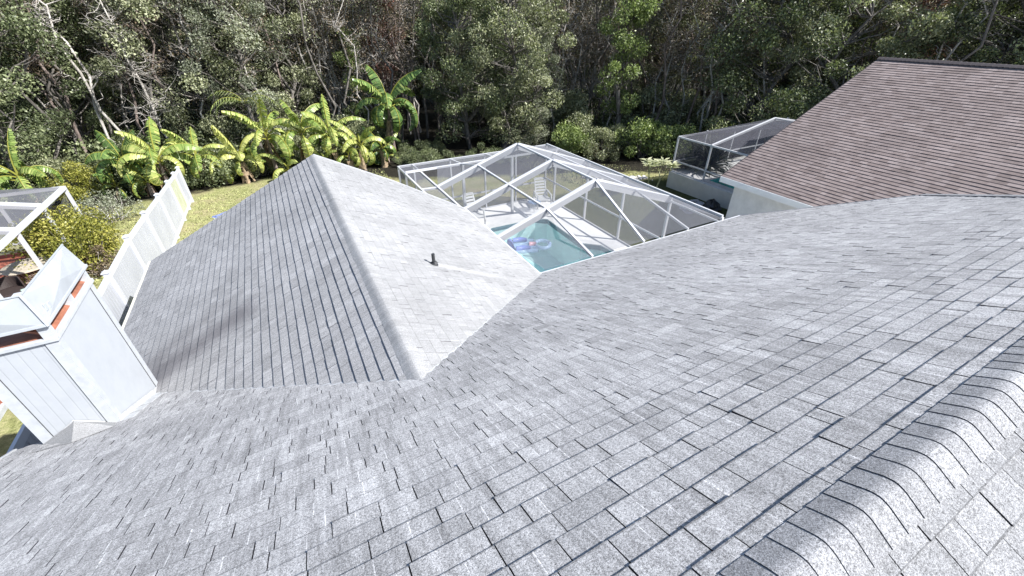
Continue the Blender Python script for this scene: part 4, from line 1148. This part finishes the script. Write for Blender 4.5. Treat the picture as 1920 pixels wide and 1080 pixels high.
def bare(name, seed, H, bark='bark_pale', nb=26, spread=2.4, low=.25, r=.13, leafy=0, mat='leaf_grey', trunks=1):
    rnd = random.Random(seed); mb = MB(); cl = []
    for t in range(trunks):
        a = Vector((rnd.uniform(-.4, .4)*(trunks-1), rnd.uniform(-.4, .4)*(trunks-1), -.3))
        P = limb(mb, rnd, a, (a.x+rnd.uniform(-.1, .1)*H, a.y+rnd.uniform(-.06, .06)*H, H), r, .02, .06, 9, 7)
        for k in range(nb // trunks):
            f = low + (1-low)*rnd.random(); j = min(len(P)-2, int(f*len(P))); q = P[j].lerp(P[j+1], rnd.random())
            az = rnd.uniform(0, 6.283); L = spread * (1.15 - f*.75) * rnd.uniform(.5, 1.2)
            e = q + Vector((math.cos(az)*L, math.sin(az)*L, L*rnd.uniform(.15, .9)))
            Q = limb(mb, rnd, q, e, r*.32*(1.1-f*.6), .010, .25, 5, 5)
            for _ in range(5):
                s = Q[rnd.randint(1, 5)]; l2_ = L*rnd.uniform(.25, .55)
                e2 = s + Vector((rnd.gauss(0, 1), rnd.gauss(0, 1), rnd.gauss(.4, .8))).normalized()*l2_
                W = limb(mb, rnd, s, e2, .015, .006, .3, 3, 4); cl.append(e2)
                for __ in range(2):
                    s2 = W[rnd.randint(1, 3)]; limb(mb, rnd, s2, s2 + Vector((rnd.gauss(0,1), rnd.gauss(0,1), rnd.gauss(.2,.8))).normalized()*l2_*.6, .008, .004, .3, 2, 3)
    clouds = []
    if leafy:
        V, F, T = leaf_cloud(cl, [.5]*len(cl), max(1, leafy//len(cl)), .12, seed); clouds = [('foliage', V, F, T, M[mat])]
    store(name, mb, M[bark], clouds)
bare('bare_a', 21, 11.5, 'bark_pale', 34, 2.6, .18, .09)
bare('bare_b', 22, 12.0, 'bark_pale', 34, 2.2, .2, .095, trunks=2)
bare('pole_a', 23, 13.5, 'bark_warm', 22, 1.3, .3, .10, 1500, 'leaf_brown')
bare('pole_b', 24, 14.5, 'bark', 20, 1.1, .4, .09, 900, 'leaf_olive')
bare('pole_c', 25, 12.5, 'bark_pale', 26, 1.4, .25, .07, 1200, 'leaf_brown')

def pol(az, d): return d*math.sin(R(az)), d*math.cos(R(az))
# front row, left to right: (proto, azimuth, distance, scale, rotation, label, category, name)
FRONT = [
 ('oak_b', -21.5, 33, 1.0, .3, 'dark green leafy tree at the left edge of the woods', 'tree', 'broadleaf_tree'),
 ('bare_b', -14.6, 34, 1.05, 1.1, 'bare pale twin-trunked tree leaning at far left, ahead of the woods', 'tree', 'bare_tree'),
 ('bare_a', -10.6, 33.2, 1.0, 2.2, 'bare pale branching tree between the leftmost banana plant and the fence', 'tree', 'bare_tree'),
 ('dark_round', -16.5, 37.5, .9, 4.0, 'round dark leafy tree behind the pale twin-trunked bare tree', 'tree', 'broadleaf_tree'),
 ('oak_a', -6.6, 34, .93, 1.0, 'large olive leafed tree rising behind the fence end', 'tree', 'broadleaf_tree'),
 ('grey_tree', -2.2, 32.5, .92, 2.0, 'grey green leafy tree with pale limbs behind the middle banana plants', 'tree', 'broadleaf_tree'),
 ('oak_c', 1.6, 35, .95, 3.0, 'tall twin-stemmed olive tree above the wing roof peak, left of the trunk gap', 'tree', 'broadleaf_tree'),
 ('bare_a', 7.0, 36.5, 1.0, .4, 'bare pale tree with spreading twigs in the gap right of the wing roof peak', 'tree', 'bare_tree'),
 ('column', 9.4, 35, .66, .9, 'small bright green leafy tree just left of the red leaved tree', 'tree', 'broadleaf_tree'),
 ('red_vine', 13.6, 35, 1.0, 1.5, 'tree hung with dull red leaves above the tallest banana plant', 'tree', 'red_tree'),
 ('bare_b', 16.0, 37, .95, 5.5, 'bare pale branched tree beside the red leaved tree', 'tree', 'bare_tree'),
 ('dark_round', 22.6, 31.0, .9, 2.6, 'dense dark green tree above the left end of the pool enclosure', 'tree', 'broadleaf_tree'),
 ('oak_a', 27.9, 30.2, .90, 4.4, 'big olive leafed tree directly behind the pool enclosure peak', 'tree', 'broadleaf_tree'),
 ('grey_tree', 31.0, 30.5, .62, 1.4, 'low grey green tree tucked behind the far corner of the pool enclosure', 'tree', 'broadleaf_tree'),
 ('bare_a', 38.3, 38, 1.05, 3.4, 'pale straight trunk in the dark gap right of the big olive tree', 'tree', 'bare_tree'),
 ('column', 41.4, 31.5, 1.0, 2.9, 'narrow vine covered column of bright leaves between the two dark gaps', 'tree', 'vine_covered_tree'),
 ('oak_c', 46.4, 37, .9, .8, 'tall olive tree behind the right-hand bushes, streaked with trunks', 'tree', 'broadleaf_tree'),
 ('bare_b', 51.5, 34, 1.0, 2.5, 'pale leaning trunks above the left corner of the neighbouring enclosure', 'tree', 'bare_tree'),
 ('dark_round', 57.0, 33.5, 1.0, 5.1, "broad dark green tree behind the neighbour's enclosure", 'tree', 'broadleaf_tree'),
 ('oak_a', 63.0, 34, .98, .2, 'sunlit grey olive tree beside the brown roof rake', 'tree', 'broadleaf_tree'),
 ('red_vine', 68.4, 38, .95, 3.3, 'tree with dull red leaves just above the left end of the brown ridge', 'tree', 'red_tree'),
 ('bare_b', 70.5, 36, 1.0, 4.2, 'bare twiggy grey tree above the brown ridge', 'tree', 'bare_tree'),
 ('oak_b', 74.0, 37, 1.0, 2.3, 'dark leafy tree above the middle of the brown ridge', 'tree', 'broadleaf_tree'),
 ('oak_c', 79.5, 37, 1.0, 3.7, 'olive tree at the right edge above the brown ridge', 'tree', 'broadleaf_tree'),
]
for p, a, d, s, r_, lab, cat, nm in FRONT:
    x, y = pol(a, d); plant(p, x, y, s, r_, lab, cat, None, nm)
rnd = random.Random(77)
# deeper leafy trees
k = 0
for ring, (d0, step, pr) in enumerate(((41, 5.6, .9), (48, 4.6, 1), (57, 3.9, 1))):
    a = -26 + ring*1.3
    while a < 86:
        d = d0 + rnd.uniform(-2, 2); x, y = pol(a + rnd.uniform(-1, 1), d)
        gap = any(abs(a - g) < w for g, w in ((9.5, 4.5), (35.5, 3.0), (49.5, 4)))
        if not (gap and ring < 2):
            p = rnd.choice(['oak_a', 'oak_b', 'oak_c', 'dark_round', 'grey_tree'])
            plant(p, x, y, rnd.uniform(.95, 1.2) * (1, 1.1, 1.4)[ring], rnd.uniform(0, 6.28), 'leafy tree standing deep in the woods behind the front row', 'tree', 'leafy trees deep in the woods', 'broadleaf_tree')
        a += step
# thin trunks
for k in range(270):
    a = rnd.uniform(-25, 84)
    if rnd.random() < .55: a = rnd.choice([6.5, 8.5, 9.5, 35, 37, 46, 48, 51, 16, -14, -11, -1]) + rnd.gauss(0, 2.6)
    d = rnd.uniform(32.5, 47); x, y = pol(a, d)
    plant(rnd.choice(['pole_a', 'pole_b', 'pole_c', 'pole_c']), x, y, rnd.uniform(.85, 1.15), rnd.uniform(0, 6.28), 'thin straight bare trunk standing among the crowded trunks inside the woods', 'tree', 'thin trunks inside the woods', 'thin_tree')
# low dark growth under the trees
k = 0; a = -24
while a < 80:
    d = 31.2 + rnd.uniform(-.6, 1.2) + (0 if a < 30 else -.6)
    if 13 < a < 36: a += 2.2; continue
    x, y = pol(a, d)
    plant(rnd.choice(['shrub_dark', 'shrub_dark', 'shrub_olive']), x, y, rnd.uniform(.75, 1.15), rnd.uniform(0, 6.28), 'low dark bush growing under the first trees of the woods', 'bush', 'dark bushes along the edge of the woods', 'bush', 'stems')
    a += rnd.uniform(2.6, 3.6)
a = -24
while a < 80:
    if 12 < a < 26: a += 3; continue
    x, y = pol(a, 34.5 + rnd.uniform(-1, 1.5))
    plant(rnd.choice(['shrub_dark', 'shrub_olive']), x, y, rnd.uniform(1.1, 1.6), rnd.uniform(0, 6.28), 'low dark bush growing under the first trees of the woods', 'bush', 'dark bushes along the edge of the woods', 'bush', 'stems')
    a += rnd.uniform(3, 4.4)
for i, (a, d) in enumerate(((13.5, 27.5), (16, 26.8), (18.6, 27.4), (21.5, 26.6), (24, 27.2), (26.4, 26.8), (29, 27.4), (15, 29.5), (17.5, 30.5))):
    x, y = pol(a, d)
    plant('shrub_dark', x, y, (.42, .6, .5)[i % 3], i*1.3, 'low dark bush growing in the shade just behind the pool enclosure', 'bush', 'dark bushes behind the pool enclosure', 'bush', 'stems')
# named bushes
for p, x, y, s, r_, lab in (
    ('shrub_yellow', -7.55, 18.6, 1.0, .4, 'yellow green bush with fine leaves between the chimney and the white fence'),
    ('shrub_yellow', -7.9, 20.3, .85, 2.0, 'taller yellow leaved bush against the left enclosure screen'),
    ('shrub_dry', -6.9, 18.0, .7, 1.0, 'thin brownish bush at the foot of the yellow bush'),
    ('shrub_grey', -7.9, 24.6, 1.0, .4, 'sparse grey green shrub in the neighbouring yard left of the fence'),
    ('shrub_yellow', -10.0, 29.0, .8, 3.1, 'sunlit yellow green bush at the woods edge left of the grey shrub'),
    ('shrub_green', 16.9, 23.4, .95, .4, 'light green bush nearest the far right corner of the pool enclosure'),
    ('shrub_olive', 18.2, 21.6, .80, 1.4, 'mixed green and russet bush left of the big rounded bush'),
    ('shrub_green', 20.6, 20.6, 1.15, 2.4, 'big rounded bright green bush between the two enclosures'),
    ('shrub_green', 22.6, 19.6, .95, 4.4, 'green bush touching the corner of the neighbouring enclosure'),
    ('shrub_dry', 18.9, 22.4, 1.1, .4, 'reddish dry shrub standing behind the bushes between the enclosures'),
    ('shrub_grey', 15.4, 26.5, 1.1, 2.7, 'grey green bush behind the far enclosure corner next to the utility cabinet')):
    plant(p, x, y, s, r_, lab, 'bush', None, 'bush', 'stems')

# banana plants
def banana_leaf(mb, base, az, L, W, droop, rise, seed, tone0):
    rnd = random.Random(seed); n = 32
    d = Vector((math.cos(az), math.sin(az), 0)); sd0 = Vector((-math.sin(az), math.cos(az), 0))
    ang = rise; p = Vector(base); pts = []
    for i in range(n+1):
        pts.append((p.copy(), ang)); step = L/n
        p = p + (d*math.cos(ang) + Vector((0, 0, 1))*math.sin(ang))*step; ang -= droop/n*(1.35 if i > 5 else .6)
    roll = rnd.uniform(-.5, .5)
    petiole = 5
    for i in range(petiole, n):
        f0 = (i-petiole)/(n-petiole); f1 = (i+1-petiole)/(n-petiole)
        def wd(f): return W*.5*(math.sin(math.pi*min(1, f*.93+.05))**.55)
        (a, t0), (b, t1) = pts[i], pts[i+1]
        up = Vector((0, 0, 1))*math.cos(t0) - d*math.sin(t0)
        for s in (-1, 1):
            tear = rnd.random() < .6; g = rnd.uniform(.55, .9) if tear else .99
            sag = rnd.uniform(.45, .95) if tear else .55
            sd = (sd0*s*math.cos(roll) + up*math.sin(roll)*s)
            out0 = sd*math.cos(sag) - up*math.sin(sag)*1.0 + d*.15
            w0, w1 = wd(f0)*rnd.uniform(.9, 1.05), wd(f1)*rnd.uniform(.9, 1.05)
            bb = a.lerp(b, g); m0 = a + out0*w0*.5 + up*.02; m1 = bb + out0*w1*.5 + up*.02
            e0 = a + out0*w0 - up*.05; e1 = a.lerp(b, g*.97) + out0*w1 - up*.05
            tn = min(1, max(0, tone0 + rnd.gauss(0, .1)))
            mb.add([a, bb, m1, m0], [(0,1,2,3)], tn); mb.add([m0, m1, e1, e0], [(0,1,2,3)], min(1, tn + rnd.uniform(.0, .35)*(1 if rnd.random() < .6 else 0)))
    mb2 = MB(); mb2.tube([q[0] - Vector((0,0,.012)) for q in pts], [.035*(1-.8*i/n)+.006 for i in range(n+1)], 5)
    return mb2
def banana(x, y, H, nl, L, seed, label, tone=.5, mat='banana', hang=2, azs=None, lean=(0, 0)):
    rnd = random.Random(seed); z = gz(x, y)
    t = thing('banana_plant', (x, y, z), label, 'banana plant', 'banana plants along the back of the lawns')
    top = Vector((x+lean[0], y+lean[1], z+H))
    mb = MB(); mb.tube([(x, y, z-.1), (x+lean[0]*.4, y+lean[1]*.4, z+H*.55), top], [.13, .10, .055], 10)
    obj('stem', mb, M['bark_warm'], t, smooth=True)
    a0 = rnd.uniform(0, 6.28)
    for k in range(nl):
        az = (a0 + k*2.399) if azs is None else azs[k % len(azs)]
        f = k/max(1, nl-1)
        rise = 1.30 - .85*f + rnd.gauss(0, .14); droop = .75 + 2.35*min(1, f*1.35) + rnd.gauss(0, .25)
        mb = MB(); rib = banana_leaf(mb, top + Vector((0, 0, .1-.3*f)), az, L*rnd.uniform(.8, 1.08), L*.26*rnd.uniform(.85, 1.15), droop, rise, seed*31+k, tone + rnd.uniform(-.15, .22))
        lf = obj('leaf', mb, M[mat], t)
        obj('midrib', rib, M['leaf_yellow'], lf)
    for k in range(hang):   # dead leaves hanging round the stem
        mb = MB(); az = rnd.uniform(0, 6.28); h = H*rnd.uniform(.6, .9)
        b = Vector((x+lean[0]*.7, y+lean[1]*.7, z+h)); o = Vector((math.cos(az), math.sin(az), 0)); sd = Vector((-o.y, o.x, 0))
        for j in range(5):
            q0 = b + o*(.12+.05*j) - Vector((0, 0, .22*j)); q1 = b + o*(.12+.05*(j+1)) - Vector((0, 0, .22*(j+1))); w = rnd.uniform(.08, .2)
            mb.add([q0-sd*w, q0+sd*w, q1+sd*w*.8, q1-sd*w*.8, q0+o*.05, q1+o*.05], [(0,4,5,3),(4,1,2,5)])
        obj('dead_leaf', mb, M['banana_dry'], t)
BAN = [
 (-11.3, 27.6, 2.2, 9, 2.4, 1, 'banana plant behind the left enclosure, leftmost of all', .35, 'banana'),
 (-7.7, 29.0, 1.9, 11, 2.4, 2, 'green banana plant just left of the far end of the white fence', .25, 'banana_dark'),
 (-6.0, 27.7, 2.2, 11, 2.6, 3, 'tall yellowish banana plant arching over the end of the white fence', .62, 'banana'),
 (-4.4, 28.4, 1.8, 10, 2.2, 4, 'banana plant right of the fence end with leaves hanging straight down', .6, 'banana'),
 (-2.4, 28.0, 1.6, 9, 2.0, 5, 'small yellow banana plant with bright yellow hanging leaves', .8, 'banana'),
 (-0.8, 28.0, 2.9, 11, 2.7, 6, 'tall banana plant left of the wing roof peak, long yellow leaves hanging left', .6, 'banana'),
 (1.0, 27.6, 3.0, 11, 2.7, 7, 'tall banana plant with upright spears directly behind the wing roof peak', .55, 'banana'),
 (2.5, 27.4, 2.6, 10, 2.5, 8, 'banana plant right behind the roof peak with a broad pale leaf facing front', .62, 'banana'),
 (4.0, 26.9, 1.8, 9, 2.1, 9, 'lower yellow banana plant between the roof peak and the tallest banana', .75, 'banana'),
 (6.3, 28.3, 4.0, 12, 3.4, 10, 'tallest banana plant, deep green leaves fanned above the right wing slope', .38, 'banana_dark'),
 (5.3, 27.2, 1.4, 8, 1.9, 12, 'small dark green banana plant at the foot of the tallest banana', .2, 'banana_dark'),
]
for x, y, H, nl, L, sd, lab, tn, mt in BAN: banana(x, y, H * .82, nl + 1, L, sd, lab, tn - .08, mt, 5)
PUPS = [(-8.4, 28.6), (-6.9, 27.9), (-3.5, 28.2), (-0.2, 27.4), (1.8, 27.2), (3.2, 26.9), (5.7, 28.0)]
for i, (x, y) in enumerate(PUPS):
    banana(x, y, .55 + .25*(i % 3), 6, 1.45 + .15*(i % 4), 60 + i, 'young banana plant sprouting between the taller ones', .45 + .08*(i % 4), 'banana' if i % 3 else 'banana_dark', 2)
BUSHY = [(-8.6, 29.6), (-6.9, 29.2), (-5.2, 29.0), (-3.4, 28.9), (-1.6, 28.9), (0.2, 28.8), (1.8, 28.6), (3.3, 28.4), (4.8, 28.2), (-14.0, 31.2), (-11.0, 30.2)]
for i, (x, y) in enumerate(BUSHY):
    plant(['shrub_dark', 'shrub_olive', 'shrub_dark'][i % 3], x, y, .62 + .12*(i % 4), i*1.7, 'low dark bush filling in round the feet of the banana plants', 'bush', 'dark bushes round the banana plants', 'bush', 'stems')

# drooping palm fronds among the trees
def palm(x, y, H, seed, label):
    rnd = random.Random(seed); z = gz(x, y); t = thing('palm', (x, y, z), label, 'palm')
    mb = MB(); mb.tube([(x, y, z-.1), (x+.1, y, z+H)], [.14, .10], 9); obj('trunk', mb, M['bark'], t)
    for k in range(11):
        az = rnd.uniform(0, 6.28); mb = MB(); p = Vector((x, y, z+H)); ang = rnd.uniform(.3, 1.2); d = Vector((math.cos(az), math.sin(az), 0)); sd = Vector((-d.y, d.x, 0)); pts = [p.copy()]
        for i in range(16):
            p = p + (d*math.cos(ang)+Vector((0,0,1))*math.sin(ang))*.15; ang -= .13; pts.append(p.copy())
            for s in (-1, 1):
                l = .5*math.sin(math.pi*min(.95, (i+2)/18)); e = p + sd*s*l*.75 + d*l*.45 - Vector((0, 0, l*.55)); w = d*.02
                mb.add([p-w, p+w, e], [(0,1,2)], rnd.uniform(.3, .9))
        f = obj('frond', mb, M['leaf_bright'], t)
        mb = MB(); mb.tube(pts, [.02*(1-.8*i/16) for i in range(17)], 4); obj('midrib', mb, M['leaf_yellow'], f)
x, y = pol(-2.6, 31.0); palm(x, y, 3.7, 3, 'drooping fine leaved palm at the woods edge behind the middle bananas')

# spiky plant in the neighbour's enclosure
sp = thing('spiky_plant', (18.95, 14.0, TZ-.03), "large dark spiky rosette plant inside the neighbour's enclosure", 'plant')
rnd2 = random.Random(5); mb = MB()
for k in range(240):
    az = rnd2.uniform(0, 6.28); el = rnd2.uniform(-.1, 1.35); L = rnd2.uniform(1.1, 1.9); w = .055
    d = Vector((math.cos(az)*math.cos(el), math.sin(az)*math.cos(el), math.sin(el))); sd = Vector((-math.sin(az), math.cos(az), 0))
    b = Vector((18.95, 14.0, TZ+.25)) + d*.08; m1 = b + d*L*.55 ; e = b + d*L - Vector((0, 0, .22*L))
    mb.add([b-sd*w, b+sd*w, m1+sd*w*.8, m1-sd*w*.8, e], [(0,1,2,3), (3,2,4)], rnd2.random())
obj('leaves', mb, M['agave'], sp)
mb = MB(); mb.tube([(18.95, 14, TZ-.05), (18.95, 14, TZ+.35)], [.16, .12], 10); obj('trunk', mb, M['bark_warm'], sp)

# pale stemmed sapling by the neighbour's terrace
fp_ = thing('sapling', (15.3, 14.3, gz(15.3, 14.3)), "sparse pale stemmed sapling with yellowish leaves beside the neighbour's terrace wall", 'sapling')
rnd3 = random.Random(8); mb = MB(); tips = []
zz = gz(15.3, 14.3)
def fork(p, d, L, r, lev):
    q = p + d*L; mb.tube([p, p.lerp(q, .5)+Vector((rnd3.gauss(0,.02), rnd3.gauss(0,.02), 0)), q], [r, r*.85, r*.7], 6)
    if lev == 0: tips.append((q, d)); return
    for _ in range(rnd3.choice([2, 3])):
        nd = (d + Vector((rnd3.gauss(0, .55), rnd3.gauss(0, .55), rnd3.gauss(.1, .2)))).normalized(); fork(q, nd, L*rnd3.uniform(.6, .85), r*.65, lev-1)
fork(Vector((15.3, 14.3, zz)), Vector((-.2, 0, 1)), .62, .055, 3); fork(Vector((15.6, 14.2, zz)), Vector((.35, 0, 1)).normalized(), .6, .05, 3)
obj('stem', mb, M['leaf_cream'], fp_)
mb = MB()
for q, d in tips:
    for k in range(6):
        az = k*1.05 + rnd3.random(); o = Vector((math.cos(az), math.sin(az), .35)); sd = Vector((-math.sin(az), math.cos(az), 0)); L = rnd3.uniform(.28, .45)
        mb.add([q, q+o*L*.5+sd*.06, q+o*L-Vector((0,0,.06)), q+o*L*.5-sd*.06], [(0,1,2,3)], rnd3.uniform(.4, 1))
obj('leaves', mb, M['leaf_cream'], fp_)

# ------------------------------------------------------------------ raise everything so the pad is at height zero
for o in scn.collection.objects:
    if o.parent is None: o.location.z += EYE
